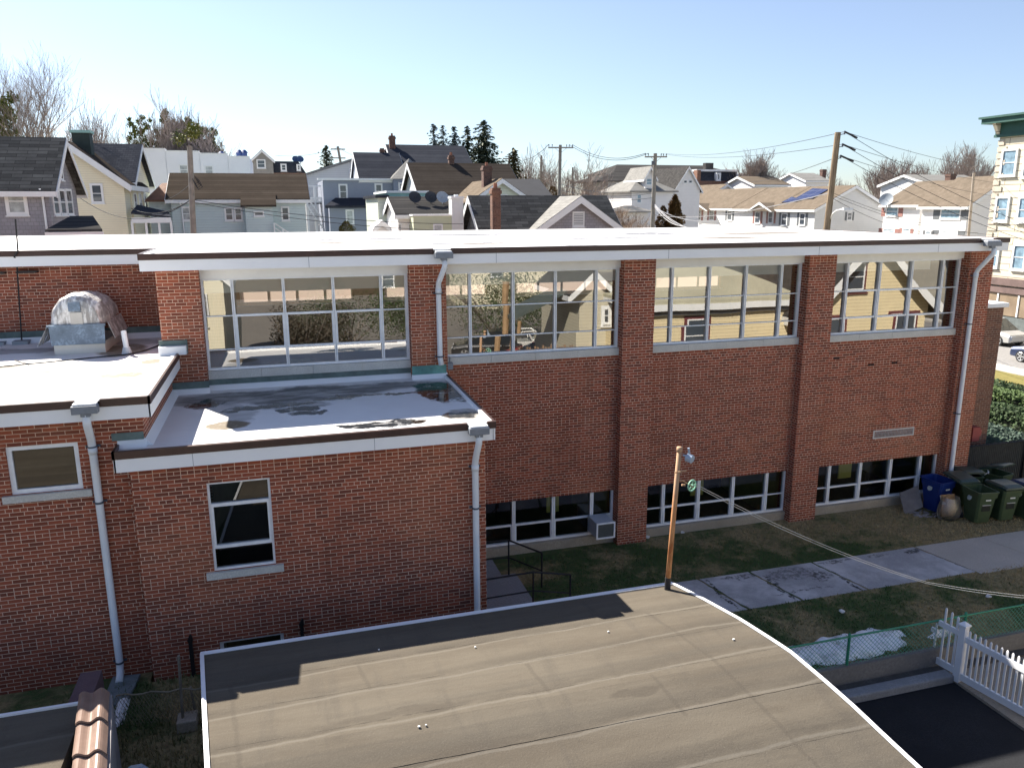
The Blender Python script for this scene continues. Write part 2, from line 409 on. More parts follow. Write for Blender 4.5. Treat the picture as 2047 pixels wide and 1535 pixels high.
MB().box(-2.745, -2.70, 17.45, 20.1, -1.052, -.925).build('roof_edge', BROWN, school); MB().box(19.60, 19.645, 17.45, 31.4, -1.052, -.925).build('roof_edge', BROWN, school)
b = MB().box(-2.73, -2.70, 17.47, 20.1, -1.277, -1.053).box(19.60, 19.63, 17.47, 31.4, -1.277, -1.053); b.build('fascia', WHITE, school)
edging(-13, -2.75, 20.13, -.955, [])
JNT = M('joint_grey', (.4, .42, .45), .6)
for x in (.6, 4.75, 9.1, 13.4, 17.2): MB().box(x-.006, x+.006, 17.457, 17.4598, -1.276, -1.053).build('fascia_joint', JNT, school)
for x in (-1.6, 1.4): MB().box(x-.005, x+.005, 13.437, 13.4398, WZJ-.334, WZJ-.112).build('fascia_joint', JNT, school)
# soffits
MB().box(-2.70, 19.60, 17.50, 18.04, -1.279, -1.20).build('soffit', SOFF, school)
MB().box(-13, -2.72, 20.15, 20.41, -1.25, -1.192).build('soffit', SOFF, school)

# ---- windows
def bay_window(k):
    a, b = BAY[k]; thick = k in (0, 3)
    fr = MB(); y0, y1 = YW+.06, YW+.15
    mull = [a+.63, a+1.70, a+2.775, a+3.845]
    fr.box(a, a+.05, y0, y1, UB, UT); fr.box(b-.07, b, y0, y1, UB, UT)
    fr.box(a+.05, b-.07, y0, y1, UT-.045, UT); fr.box(a+.05, b-.07, y0, y1, UB, UB+.05)
    for x in mull: fr.box(x-.032, x-.008, y0-.02, y1, UB+.05, UT-.045); fr.box(x+.008, x+.032, y0-.02, y1, UB+.05, UT-.045); fr.box(x-.008, x+.008, y0+.015, y1, UB+.05, UT-.045)
    xs = [a+.05] + mull + [b-.07]
    for i in range(5):
        l = xs[i] + (.032 if i else 0); r = xs[i+1] - (.032 if i < 4 else 0)
        op = thick and 0 < i < 4
        for z in (-2.33, -3.07):
            t = .024 if op else .011
            fr.box(l, r, y0+.01, y1-.02, z-t, z+t)
        if op:
            fr.box(l, l+.028, y0+.01, y1-.02, -3.046, -2.354); fr.box(r-.028, r, y0+.01, y1-.02, -3.046, -2.354)
    wdw = fr.build('window', ALU, school)
    g = MB()
    for i in range(5):
        for z0, z1 in ((UB+.05, -3.07), (-3.07, -2.33), (-2.33, UT-.045)):
            e = random.Random(k*31+i*7+z0).uniform(-.003, .003)
            g.poly([(xs[i], y0+.055+e, z0), (xs[i+1], y0+.055-e, z0), (xs[i+1], y0+.055-e+.001, z1), (xs[i], y0+.055+e+.001, z1)])
    g.build('pane', GLASS, wdw)
    s = MB(); n = 4
    for i in range(n):
        x0 = a+(b-a)*i/n; x1 = a+(b-a)*(i+1)/n
        s.box(x0+.003, x1-.003, YW-.05, YW+.2, -3.70+(.0 if k else .0), UB-.001)
    s.build('sill', LIME, wdw)
    bl = MB(); bl.box(a+.06, b-(.95 if k == 3 else .5 if k == 2 else .06), YW+.19, YW+.2, -1.84+(.03 if k > 1 else 0), UT)
    bl.build('blind', CEIL, wdw)
    MB().box(a+.001, b-.001, YW-.02, YW+.14, UT, -1.28).build('header', SOFF, school)
    if k:
        fr = MB(); y0, y1 = YW+.08, YW+.17
        fr.box(a, a+.03, y0, y1, LB, LT); fr.box(b-.06, b, y0, y1, LB, LT)
        fr.box(a+.03, b-.06, y0, y1, LT-.03, LT); fr.box(a+.03, b-.06, y0, y1, LB, LB+.06)
        for x in mull: fr.box(x-.045, x-.006, y0-.02, y1, LB+.06, LT-.03); fr.box(x+.006, x+.045, y0-.02, y1, LB+.06, LT-.03); fr.box(x-.006, x+.006, y0+.02, y1, LB+.06, LT-.03)
        xs = [a+.03] + mull + [b-.06]; g = MB()
        for i in range(5):
            l = xs[i]+(.045 if i else 0); r = xs[i+1]-(.045 if i < 4 else 0)
            t = .025 if 0 < i < 4 else .014
            fr.box(l, r, y0+.01, y1-.02, -8.03-t, -8.03+t)
            if 0 < i < 4: fr.box(l, l+.03, y0+.01, y1-.02, LB+.06, -8.055); fr.box(r-.03, r, y0+.01, y1-.02, LB+.06, -8.055)
            if k == 1 and i == 4:
                g.poly([(l, y0+.05, -8.03), (r, y0+.05, -8.03), (r, y0+.051, LT), (l, y0+.051, LT)])
            else:
                for z0, z1 in ((LB+.06, -8.03), (-8.03, LT-.03)): g.poly([(l, y0+.05, z0), (r, y0+.05, z0), (r, y0+.051, z1), (l, y0+.051, z1)])
        if k == 1: fr.box(mull[3]+.045, b-.06, y0+.02, y1-.03, LB+.06, -8.056)
        wd = fr.build('window', ALU, school); g.build('pane', GLASSL, wd)
        s = MB(); s.box(a, b, YW-.03, YW+.25, -8.66, LB-.001); s.build('sill', CONC, wd)
        MB().box(a, b, YW-.01, YW+.3, -9.0, -8.661).build('foundation', CONC, school)
for k in range(4): bay_window(k)
# joint lines: a few dark replaced bricks above the vent
b = MB()
for px, py in ((1672, 716), (1741, 729), (1788, 725)):
    p = P(px, py, YW); b.box(p.x-.1, p.x+.1, YW-.004, YW+.01, p.z-.03, p.z+.03)
b.build('dark_brick', M('dark_brick', (.03, .018, .016), .9), school)
# vent grille
GR = M('grille', (.36, .36, .36), .6, .1); g = MB(); a, b_, c, d = 16.2, 17.64, -6.65, -6.40
g.box(a, b_, YW-.02, YW+.01, c, c+.03); g.box(a, b_, YW-.02, YW+.01, d-.03, d); g.box(a, a+.03, YW-.02, YW+.01, c+.03, d-.03); g.box(b_-.03, b_, YW-.02, YW+.01, c+.03, d-.03)
gr = g.build('vent_grille', M('grille_frame', (.66, .64, .6), .6, .08), school)
g = MB()
for i in range(28): x = a+.05+i*(b_-a-.1)/27; g.box(x-.006, x+.006, YW-.012, YW-.001, c+.03, d-.03)
for i in range(5): z = c+.05+i*(d-c-.1)/4; g.box(a+.03, b_-.03, YW-.016, YW-.0125, z-.006, z+.006)
g.build('lattice', GR, gr)

# ---- low roof on the left
LZ = -3.03
ROOFL = roof_mat('left_white_roof', (.78, .76, .73), [(-5.2, 17.0, .62, .42, 1), (-4.4, 16.5, .45, .16, 1), (-5.3, 15.7, .55, .2, .9), (-2.95, 15.75, .42, .26, .93), (-2.6, 17.0, .2, .35, 1), (-3.4, 18.6, .5, .9, .8)], [(-4.5, 16.45, .28, .08, .8), (-5.3, 17.0, .3, .15, .7)], [(-5.5, 19.3, 1.6, .4, .7), (-3.2, 19.6, .5, .4, .5)], grime=.12)
mb = MB(); mb.box(-12.5, -2.22, 13.66, YP-.001, LZ-.2, LZ-.02); mb.box(-12.5, -2.501, YP-.001, 20.39, LZ-.2, LZ-.02); mb.build('roof', ROOFL, school)
mb = MB().box(-12.5, -2.22, 13.66, 13.74, LZ-.02, LZ+.002).box(-2.30, -2.22, 13.741, 17.79, LZ-.02, LZ+.002)
mb.prism([(-12.5, 20.40, LZ+.13), (-12.5, 20.22, LZ-.02), (-12.5, 20.40, LZ-.02)], (9.99, 0, 0)); mb.build('roof_rim', WHITE, school)
edging(-12.5, -2.18, 13.66, LZ+.005, [(-3.30, -2.93)])
MB().box(-2.22, -2.175, 13.615, 17.79, LZ-.11, LZ+.017).build('roof_edge', BROWN, school)
MB().box(-2.22, -2.19, 13.63, 17.79, LZ-.335, LZ-.111).build('fascia', WHITE, school)
MB().box(-12.5, -2.23, 13.67, 13.96, LZ-.33, LZ-.21).box(-2.39, -2.23, 13.97, 17.79, LZ-.33, LZ-.21).build('soffit', SOFF, school)
MB().box(-12.5, -2.51, 20.36, 20.4, LZ-.0, LZ+.24).build('flashing', DIRTG, school)
MB().box(-2.56, -2.02, 17.62, 17.79, LZ-.02, LZ+.16).build('flashing', WHITE, school)
MB().box(-2.56, -2.0, 17.765, 17.799, LZ-.03, LZ+.27).build('flashing', DIRTG, school)
lw = [(-4.46, -3.40, -4.60, -3.78)]
mb = cells(MB(), -12.2, -2.38, -9, LZ-.33, 13.95, 14.2, lw); mb.box(-2.66, -2.38, 14.201, 17.79, -9, LZ-.33); mb.build('wall', BR, school)
# ---- entrance wing with the wet roof
WZ = -3.88
blobs_g = [(0.0, 17.0, 2.6, .75, 1), (2.4, 17.1, 1.8, .4, .9), (-1.4, 16.9, .9, .7, .9), (-1.2, 15.7, .5, .8, .5), (.1, 16.0, .8, .35, .7)]
blobs_d = [(-.3, 16.15, .9, .2, 1), (.25, 15.7, .5, .22, 1), (1.7, 16.45, 1.1, .12, 1), (.9, 16.35, .5, .1, 1), (3.1, 16.4, .5, 1.0, 1), (-1.6, 16.6, .3, .5, .6), (3.4, 15.9, .3, .5, .7), (.4, 15.35, .4, .14, .7), (1.5, 14.15, 1.0, .16, .8), (3.15, 14.35, .28, .28, .55), (-1.15, 16.0, .22, .1, .6)]
blobs_t = [(-1.15, 14.85, .45, .28, 1), (3.2, 14.35, .42, .42, .6), (1.6, 14.2, .9, .2, .35)]
ROOFG = roof_mat('wing_white_roof', (.76, .76, .76), blobs_t, blobs_d, blobs_g, wet=True, grime=.3)
mb = MB().box(-2.77, 3.58, 13.47, 13.949, WZ-.25, WZ-.05).box(-2.379, 3.58, 13.949, YP-.0, WZ-.25, WZ-.05)
for k in (0,): mb.box(BAY[0][0], BAY[0][1], YP, YW, WZ-.25, WZ-.05)
mb.build('roof', ROOFG, school)
mb = MB()   # upturned cant strips
zz = WZ-.05; u = .11
mb.prism([(-1.66, YW, zz+u), (-1.66, YW-.16, zz), (-1.66, YW, zz)], (4.45, 0, 0))
mb.prism([(-2.38, YP, zz+u), (-2.38, YP-.13, zz), (-2.38, YP, zz)], (.75, 0, 0)); mb.prism([(2.78, YP, zz+u), (2.78, YP-.13, zz), (2.78, YP, zz)], (.84, 0, 0))
mb.prism([(-2.38, 13.96, zz+u), (-2.26, 13.96, zz), (-2.38, 13.96, zz)], (0, 3.84, 0)); mb.prism([(-2.8, 13.95, zz+.13), (-2.8, 13.85, zz), (-2.8, 13.95, zz)], (.45, 0, 0))
mb.box(-2.77, 3.58, 13.47, 13.54, zz, WZ); mb.box(3.52, 3.58, 13.541, 17.75, zz, WZ)
mb.build('roof_rim', WHITE, school)
edging(-2.81, 3.58, 13.47, WZ+.005, [(3.09, 3.46)])
MB().box(3.58, 3.625, 13.425, 18.04, WZ-.11, WZ+.017).box(-2.815, -2.77, 13.425, 13.94, WZ-.11, WZ+.017).build('roof_edge', BROWN, school)
MB().box(3.58, 3.61, 13.44, 18.04, WZ-.335, WZ-.111).box(-2.80, -2.77, 13.44, 13.94, WZ-.335, WZ-.111).build('fascia', WHITE, school)
MB().box(-2.76, 3.57, 13.48, 13.64, WZ-.334, WZ-.252).build('soffit', SOFF, school)
mb = MB().box(-1.66, 2.8, YW-.028, YW-.002, zz+u-.01, -3.705).box(-2.38, -1.64, YP-.02, YP-.001, zz+u-.01, -3.68)
mb.box(-2.415, -2.381, 14.0, 17.78, zz+u-.03, -3.48).box(-2.88, -2.39, 13.925, 13.949, zz+.12, WZ+.2); mb.build('flashing', DIRTG, school)
MB().box(2.79, 3.6, YP-.02, YP-.001, zz+u-.02, -3.63).build('flashing', COPPER, school)
ww = [(-1.45, -.415, -6.23, -4.60), (-1.48, -.375, -8.4, -7.59)]
mb = cells(MB(), -2.61, 3.46, -9, WZ-.252, 13.63, 13.88, ww); mb.box(3.21, 3.46, 13.881, YW-.001, -9, WZ-.252); mb.build('wall', BR, school)
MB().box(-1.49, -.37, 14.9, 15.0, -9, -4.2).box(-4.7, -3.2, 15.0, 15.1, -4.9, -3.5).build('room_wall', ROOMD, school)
def sash(x0, x1, y, z0, z1, bars, fw, sillz, sx, gl=GLASSL, thin=False):
    f = MB(); f.box(x0, x0+fw, y, y+.08, z0, z1); f.box(x1-fw, x1, y, y+.08, z0, z1); f.box(x0+fw, x1-fw, y, y+.08, z1-fw, z1); f.box(x0+fw, x1-fw, y, y+.08, z0, z0+fw)
    for z in bars: f.box(x0+fw, x1-fw, y-.01, y+.07, z-.03, z+.03)
    if bars and len(bars) > 1: f.box(x0+fw, x0+fw+.035, y-.01, y+.07, bars[1]+.03, bars[0]-.03); f.box(x1-fw-.035, x1-fw, y-.01, y+.07, bars[1]+.03, bars[0]-.03)
    o = f.build('window', ALU, school)
    MB().poly([(x0, y+.04, z0), (x1, y+.04, z0), (x1, y+.041, z1), (x0, y+.041, z1)]).build('pane', gl, o)
    if sillz: MB().box(x0-sx, x1+sx, y-.1, y+.06, sillz, z0-.001).build('sill', LIME, o)
    return o
sash(-1.45, -.415, 13.67, -6.23, -4.60, (-5.02, -5.79), .04, -6.36, .13)
sash(-1.48, -.375, 13.69, -8.4, -7.59, (), .06, None, 0)
sash(-4.46, -3.40, 13.99, -4.60, -3.78, (), .075, -4.72, .13, glass_mat('olive_glass', (.25, .3, .17), .1, .03, .0))
MB().box(-4.5, -3.2, 14.5, 14.55, -4.7, -3.7).build('curtain', M('olive_curtain', (.05, .055, .025), .8, .3, 1.2), school)
# wing canopy post silhouettes low on the wall
for x in (-1.95, -.05):
    b = MB().box(x-.03, x+.03, 13.55, 13.62, -8.2, -7.45); b.tube((x, 13.58, -7.45), (x+.02, 13.53, -7.32), .05, .02); b.build('wall_bracket', BLACK, school)

# ---- downpipes
def downpipe(box_c, bw, pts, straps, base=None):
    x, y, z = box_c
    b = MB(); b.box(x-bw/2, x+bw/2, y-.14, y+.02, z-.075, z+.055); b.box(x-.07, x+.07, y-.11, y-.01, z-.13, z-.075)
    o = b.build('scupper_box', GALV, school, bevel=.008)
    MB().box(x-bw/2+.02, x+bw/2-.02, y-.1, y+.06, z+.06, z+.085).build('scupper_lip', WHITE, o)
    p = MB().path(pts, .062, 14); p.tube(Vector(pts[3])+Vector((0, 0, -.02)), Vector(pts[3])+Vector((0, 0, -.13)), .071, n=14)
    d = p.build('downpipe', PVC, school, smooth=True)
    for z in straps:
        # interpolate x,y on the straight run
        a, c = Vector(pts[3]), Vector(pts[4]); t = (z-a.z)/(c.z-a.z); q = a+(c-a)*t
        s = MB().tube(q+Vector((0, 0, .018)), q-Vector((0, 0, .018)), .068, n=14); s.box(q.x-.11, q.x+.11, q.y+.05, q.y+.075, q.z-.018, q.z+.018); s.build('bracket', STRAP, d)
downpipe((3.50, 17.36, -1.06), .40, [(3.52, 17.31, -1.18), (3.52, 17.31, -1.32), (3.44, 17.66, -1.70), (3.44, 17.70, -1.82), (3.44, 17.70, -3.45), (3.46, 17.66, -3.62)], (-1.95, -3.42))
downpipe((18.87, 17.36, -1.06), .50, [(18.95, 17.31, -1.18), (18.95, 17.31, -1.34), (18.86, 17.64, -1.78), (18.85, 17.70, -1.9), (18.85, 17.70, -8.5), (18.85, 17.6, -8.75)], (-1.98, -3.35, -6.0))
downpipe((-3.12, 13.55, LZ-.09), .38, [(-3.12, 13.5, -3.22), (-3.12, 13.5, -3.4), (-3.17, 13.84, -3.72), (-3.17, 13.86, -3.85), (-3.17, 13.86, -7.85), (-3.17, 13.78, -8.02), (-3.17, 13.64, -8.08)], (-3.86, -4.83, -7.82))
downpipe((3.27, 13.38, WZ-.09), .37, [(3.27, 13.33, -4.06), (3.27, 13.33, -4.22), (3.25, 13.5, -4.54), (3.245, 13.54, -4.68), (3.245, 13.54, -8.6), (3.245, 13.4, -8.75)], (-4.74, -5.55))
# end vestibule with white flat roof at the far right corner
mb = MB().box(19.57, 21.5, 19.0, 24, -9, -3.12); mb.build('vestibule_wall', BRD, school)
MB().box(19.57, 21.6, 18.92, 24.1, -3.119, -2.99).build('vestibule_roof', WHITE, school)
b = MB().box(20.0, 20.42, 18.95, 18.998, -6.6, -4.0); b.build('vestibule_door', M('brown_door', (.14, .07, .05), .6), school)
b = MB().box(20.7, 20.98, 18.8, 18.998, -7.35, -6.9); b.box(20.98, 21.1, 18.85, 18.998, -7.2, -7.0); b.build('hose_box', M('faded_red', (.35, .08, .07), .6), school)

# ---- things on the low roof
FOIL = NT('weathered_foil'); t = FOIL
st_ = t.noise(3.2, 6, .7, t.mapping(t.pos, (3.4, 1.6, .8))); cc = t.mix(t.smooth(st_, .4, .6), (.3, .29, .28), (.8, .8, .79)); cc = t.mix(t.math('MULTIPLY', t.smooth(t.noise(14, 4, .7), .5, .65), .5), cc, (.42, .38, .35))
t.bump(t.noise(3, 4, .6, t.mapping(t.pos, (2, 1, .5))), .35, .03); FOIL = t.fin(cc, .35, .6, .2)
FOILB = M('blue_grey_sheet', (.16, .22, .3), .35, .55, 4.5, .3, metal=.3, fine=18)
hood = tag(empty('rooftop_vent_hood', (-4.2, 18.7, LZ-.02)), 'round foil wrapped rooftop vent hood on a white kerb', 'vent')
MB().box(-4.70, -3.72, 18.43, 20.2, LZ-.019, -2.82).build('kerb', M('kerb_membrane', (.7, .67, .6), .6, .12, 2), hood)
MB().prism([(-4.73, 18.38, -2.85), (-3.70, 18.38, -2.85), (-3.68, 18.38, -2.46), (-4.74, 18.38, -2.46)], (0, .05, 0)).box(-4.78, -3.66, 18.36, 18.44, -2.459, -2.42).build('front_sheet', FOILB, hood)
rnd = random.Random(4); rings = []
prof_ = [(18.43, .62, .62), (18.45, .80, .82), (18.52, .92, .94), (18.64, 1.0, 1.0), (18.85, 1.03, 1.0), (19.02, 1.04, 1.0), (19.06, .97, .93), (19.2, .98, .95), (19.45, 1.0, .94), (19.62, 1.02, .93), (19.66, .94, .86), (19.9, .95, .86), (20.15, .96, .83), (20.3, .85, .72)]
for j, (y, kx, kz) in enumerate(prof_):
    ring = []
    for i in range(31):
        a = math.pi*i/30; wv = .006*math.sin(i*1.3+j*.9)+rnd.uniform(-.004, .004)
        ring.append((-4.21-(.54*kx+wv)*math.cos(a), y, -2.42+(.63*kz+wv)*math.sin(a)))
    rings.append(ring)
s_ = MB(); s_.loft(rings, closed=False, caps=False); s_.f.append(tuple(range(0, 31))[::-1]); e_ = (len(prof_)-1)*31; s_.f.append(tuple(range(e_, e_+31)))
s_.build('barrel_cover', FOIL, hood)
MB().box(-4.33, -4.10, 18.385, 18.415, -2.14, -1.95).build('front_sheet', FOILB, hood)
MB().box(-4.31, -4.08, 18.385, 18.415, -2.42, -2.165).build('front_patch', M('pale_patch', (.55, .53, .48), .5, .1, 6), hood)
for j in range(3):
    y = 18.62+j*.5; MB().prism([(-3.66, y, -2.42), (-3.54, y-.03, -2.78), (-3.53, y+.42, -2.78), (-3.65, y+.45, -2.42)], (.012, 0, .012)).build('side_flap', FOIL, hood)
    MB().prism([(-4.77, y-.2, -2.42), (-5.0, y-.25, -2.86), (-4.98, y+.1, -2.86), (-4.77, y+.2, -2.42)], (.012, 0, .012)).build('side_flap', FOIL, hood)
vp = tag(empty('vent_pipe', (-3.24, 18.06, LZ-.02)), 'short white vent pipe on the low white roof beside the foil hood', 'pipe')
p = MB().tube((-3.24, 18.06, -2.94), (-3.26, 18.06, -2.55), .055, n=16, cap=False); p.tube((-3.26, 18.06, -2.57), (-3.26, 18.06, -2.56), .045, n=16); p.build('pipe', PVC, vp, smooth=False)
MB().tube((-3.24, 18.06, -3.05), (-3.24, 18.06, -2.90), .11, .07, n=16).build('boot', M('grey_boot', (.55, .57, .6), .5), vp)
c = MB().path([Vector(q)+Vector((0, 0, .02)) for q in [(-9, 16.9, LZ-.02), (-6.4, 17.15, LZ-.02), (-5.38, 17.22, LZ-.02), (-4.6, 17.45, LZ-.02), (-3.9, 17.7, LZ-.02), (-3.2, 17.9, LZ-.02), (-2.95, 18.2, LZ-.02), (-2.75, 18.8, LZ-.02), (-2.62, 19.4, LZ+.02), (-2.56, 19.7, LZ+.1)]], .014, 6)
top(c, 'roof_cable', BLACK, 'black cable snaking across the low white roof', 'cable')
c = MB().path([(-4.9, 17.36, LZ), (-5.1, 17.6, LZ), (-5.3, 17.9, LZ)], .012, 6); top(c, 'roof_cable', BLACK, 'short black cable branching off across a tan stain on the low roof', 'cable')
mast = tag(empty('antenna_mast', (-5.79, 20.33-.12, LZ)), 'thin black mast with a kink standing against the rear brick wall', 'mast')
MB().path([(-5.79, 20.2, -3.0), (-5.66, 20.2, -1.12), (-5.66, 20.05, -1.08), (-5.56, 20.02, -.94), (-5.52, 20.02, -.25)], .018, 6).box(-5.72, -5.3, 20.2, 20.39, -1.45, -1.41).build('pole', BLACK, mast)
MB().box(-5.95, -5.63, 20.05, 20.33, LZ-.02, LZ+.06).build('foot', M('foot_pad', (.3, .32, .34), .7), mast)
m2 = tag(empty('antenna_mast', (-6.25, 20.2, LZ)), 'second black mast at the left edge of the low roof', 'mast')
MB().path([(-6.25, 20.2, -3.0), (-6.2, 20.2, -1.3)], .016, 6).box(-6.2, -5.95, 20.2, 20.39, -1.46, -1.42).build('pole', BLACK, m2)
MB().box(-6.38, -6.12, 20.08, 20.33, LZ-.02, LZ+.05).build('foot', MATS['foot_pad'], m2)
# small conduit box where the wing roof meets the wall
q = tag(empty('junction_box', (3.66, 17.9, -3.8)), 'small grey junction box at the foot of the middle downpipe', 'electrical box')
MB().box(3.60, 3.78, 17.86, 18.03, -3.78, -3.62).build('box', GALV, q); MB().path([(3.7, 17.9, -3.62), (3.72, 17.93, -3.5), (3.72, 18.03, -3.5)], .015, 6).build('conduit', GALV, q)
# window air conditioner
ac = tag(empty('window_air_conditioner', (7.62, 17.75, -8.5)), 'boxy grey window air conditioner sticking out of the basement window beside the first pier', 'air conditioner')
MB().box(7.38, 7.88, 17.5, 18.12, -8.40, -7.98).build('casing', M('ac_casing', (.42, .47, .52), .4, .1, 5), ac, bevel=.01)
f = MB(); f.box(7.37, 7.89, 17.47, 17.5, -8.41, -8.37); f.box(7.37, 7.89, 17.47, 17.5, -8.01, -7.97); f.box(7.37, 7.41, 17.47, 17.5, -8.37, -8.01); f.box(7.85, 7.89, 17.47, 17.5, -8.37, -8.01); f.build('front_frame', ALU, ac)
g = MB()
for i in range(16): z = -8.36+i*.0227; g.box(7.41, 7.85, 17.485, 17.495, z, z+.009)
g.box(7.41, 7.85, 17.496, 17.499, -8.37, -8.01); g.build('grille', M('ac_grille', (.1, .11, .11), .5), ac)

# ================================================================ ground, lawn, walk
LAWN = NT('lawn'); t = LAWN
a = t.noise(.55, 6, .65); b_ = t.noise(9, 5, .75); c_ = t.noise(55, 3, .7)
px_ = t.xyz()[0]
dry = t.math('ADD', a, t.math('MULTIPLY', t.smooth(px_, 10.5, 19), .16))
cc = t.mix(t.smooth(dry, .46, .6), (.07, .115, .04), (.36, .285, .15))
cc = t.mix(t.math('MULTIPLY', t.smooth(b_, .4, .62), .55), cc, (.11, .1, .055)); cc = t.mix(t.math('MULTIPLY', t.smooth(c_, .52, .7), .5), cc, (.24, .21, .13))
t.bump(c_, .8, .02); LAWN = t.fin(cc, .95, .1)
FAR = M('far_ground', (.38, .35, .28), .95, .25, .05, fine=.6)
ASPH = M('old_asphalt', (.2, .185, .165), .92, .14, .35, .3, fine=14)
DASP = M('dark_asphalt', (.028, .029, .032), 1.0, .25, .9, .5, spec=.05, fine=45)
tag(MB().poly([(-900, -700, -9.6), (1500, -700, -9.6), (1500, 2200, -9.6), (-900, 2200, -9.6)]).build('ground', FAR), kind='structure')
tag(MB().box(3.0, 24.0, 11.42, 18.4, -9.4, G).build('lawn', LAWN), kind='structure')
tag(MB().box(24.01, 32.0, 10, 45, -9.4, G-.004).build('side_lawn', M('side_grass', (.12, .12, .04), .95, .3, .8, .3, fine=20)), kind='structure')
tag(MB().box(-16, 2.99, 4, 13.6, -9.5, -8.15).box(-16, -2.67, 13.6, 13.94, -9.5, -8.15).build('back_yard', LAWN), kind='structure')
tag(MB().box(3.0, 12.3, -6, 10.84, -9.5, -9.25).build('driveway', DASP), kind='structure')
tag(MB().box(12.31, 40, -3, 11.1, -9.5, -9.2).build('side_path', M('beige_path', (.3, .26, .21), .9, .2, .8, .3, fine=20)), kind='structure')
tag(MB().box(-60, 60, -70, -6.01, -9.55, -9.28).box(-60, 2.99, -6.01, -1, -9.55, -9.28).build('parking_lot', ASPH), kind='structure')
tag(MB().box(38.6, 48.6, -20, 260, -9.5, -8.93).build('street', M('street_asphalt', (.26, .25, .24), .9, .12, .3, fine=10)), kind='structure')
tag(MB().box(37.1, 38.55, -20, 45, -9.5, -8.79).box(48.61, 51.0, -20, 200, -9.5, -8.8).build('pavement', M('pale_pavement', (.5, .47, .42), .9, .1, .6)), kind='structure')
rw = MB().box(3.0, 24, 11.30, 11.41, -9.4, -8.78); top(rw, 'retaining_wall', M('render_wall', (.19, .185, .18), .9, .25, 1.5, .3, fine=16), 'low grey concrete retaining wall under the green chain link fence', 'wall')
top(MB().box(3.0, 12.3, 10.85, 11.1, -9.4, -9.1), 'kerb', M('kerb_concrete', (.24, .25, .27), .85, .15, 2, .2, fine=25), 'smooth grey concrete kerb along the dark asphalt drive', 'kerb', bevel=.03)
tag(MB().box(3.0, 24, 11.101, 11.299, -9.4, -9.16).build('gutter_strip', M('dirt_strip', (.1, .095, .09), .95, .35, 2.5, .5, fine=22)), kind='structure')
# the walk: stained old slabs, then paler new ones
WDARK = NT('walk_slab_old'); t = WDARK
cc = t.mix(t.smooth(t.noise(.9, 6, .7), .38, .7), (.34, .34, .35), (.6, .6, .6)); cc = t.mix(t.math('MULTIPLY', t.smooth(t.noise(45, 3, .8), .5, .68), .55), cc, (.56, .56, .55))
cr = blob_mask(t, [(11.5, 15.05, .8, .3, .55), (13.0, 15.28, .5, .1, .8), (10.2, 15.2, .5, .12, .8), (12.1, 14.75, .3, .25, .8), (15.3, 15.25, .35, .12, .9), (12.55, 14.3, .07, .6, 1), (9.3, 14.6, .07, .8, 1), (10.8, 14.5, .1, .7, 1), (11.2, 14.2, .9, .04, .8), (14.2, 15.3, .3, .1, .6), (15.75, 14.8, .06, .7, 1)], .55, 2.0)
cc = t.mix(t.math('MULTIPLY', cr, t.smooth(t.noise(8, 6, .75), .42, .58)), cc, (.035, .037, .035)); t.bump(t.noise(45, 4, .7), .4, .01); WDARK = t.fin(cc, .9, .2)
WNEW = M('walk_slab_new', (.5, .46, .4), .9, .12, 1.0, .3, fine=40)
js = [3.05, 5.0, 7.2, 9.35, 10.75, 12.55, 15.72]
mb = MB(); ra = random.Random(3)
for a, b in zip(js, js[1:]):
    n = 12; l = []; r = []
    for i in range(n+1):
        y = 13.83+(15.42-13.83)*i/n; l.append((a+.02+ra.uniform(0, .035)-(i-6)*.03, y, G-.02)); r.append((b-.02-ra.uniform(0, .035)-(i-6)*.03, y, G-.02))
    mb.prism(l + r[::-1], (0, 0, .032+ra.uniform(0, .006)))
mb.f = [f[::-1] for f in mb.f]
tag(mb.build('path', WDARK), kind='structure')
mb = MB()
for a, b in ((15.74, 17.85), (17.87, 20.0), (20.02, 22.2), (22.22, 24)): mb.prism([(a+.18, 13.7, G-.02), (b+.18, 13.7, G-.02), (b-.18, 15.42, G-.02), (a-.18, 15.42, G-.02)], (0, 0, .04))
tag(mb.build('path', WNEW), kind='structure')
top(MB().box(3.55, 5.05, 15.3, 17.0, -9.0, G+.02).box(3.55, 4.7, 17.0, 17.9, -9.0, G+.012), 'landing', M('landing_concrete', (.3, .31, .32), .9, .15, 1.5, .3, fine=30), 'worn grey concrete landing beside the brick wing', 'landing')
# real blades over the near lawn
def grass(name, rects, n, seed, hmax=.07, z=G, mat=None, keep=None, label=''):
    r = random.Random(seed); v = []; f = []
    tot = sum((b-a)*(d-c) for a, b, c, d in rects)
    for (a, b, c, d) in rects:
        for i in range(int(n*(b-a)*(d-c)/tot)):
            x = r.uniform(a, b); y = r.uniform(c, d)
            if keep and not keep(x, y): continue
            h = r.uniform(.3, 1)*hmax; t_ = r.uniform(0, 6.28); w_ = r.uniform(.008, .02); lx, ly = r.uniform(-.05, .05), r.uniform(-.05, .05); k = len(v)
            v += [(x-w_*math.cos(t_), y-w_*math.sin(t_), z-.005), (x+w_*math.cos(t_), y+w_*math.sin(t_), z-.005), (x+lx, y+ly, z+h)]; f.append((k, k+1, k+2))
    g = MB(); g.v = v; g.f = f; o = g.build(name, mat); tag(o, label or None, 'grass' if label else None, kind='stuff'); return o
GB = NT('grass_blades'); t = GB
oi = t.noise(14, 2, .8); dryg = t.math('ADD', t.noise(.55, 6, .65), t.math('MULTIPLY', t.smooth(t.xyz()[0], 10.5, 19), .16))
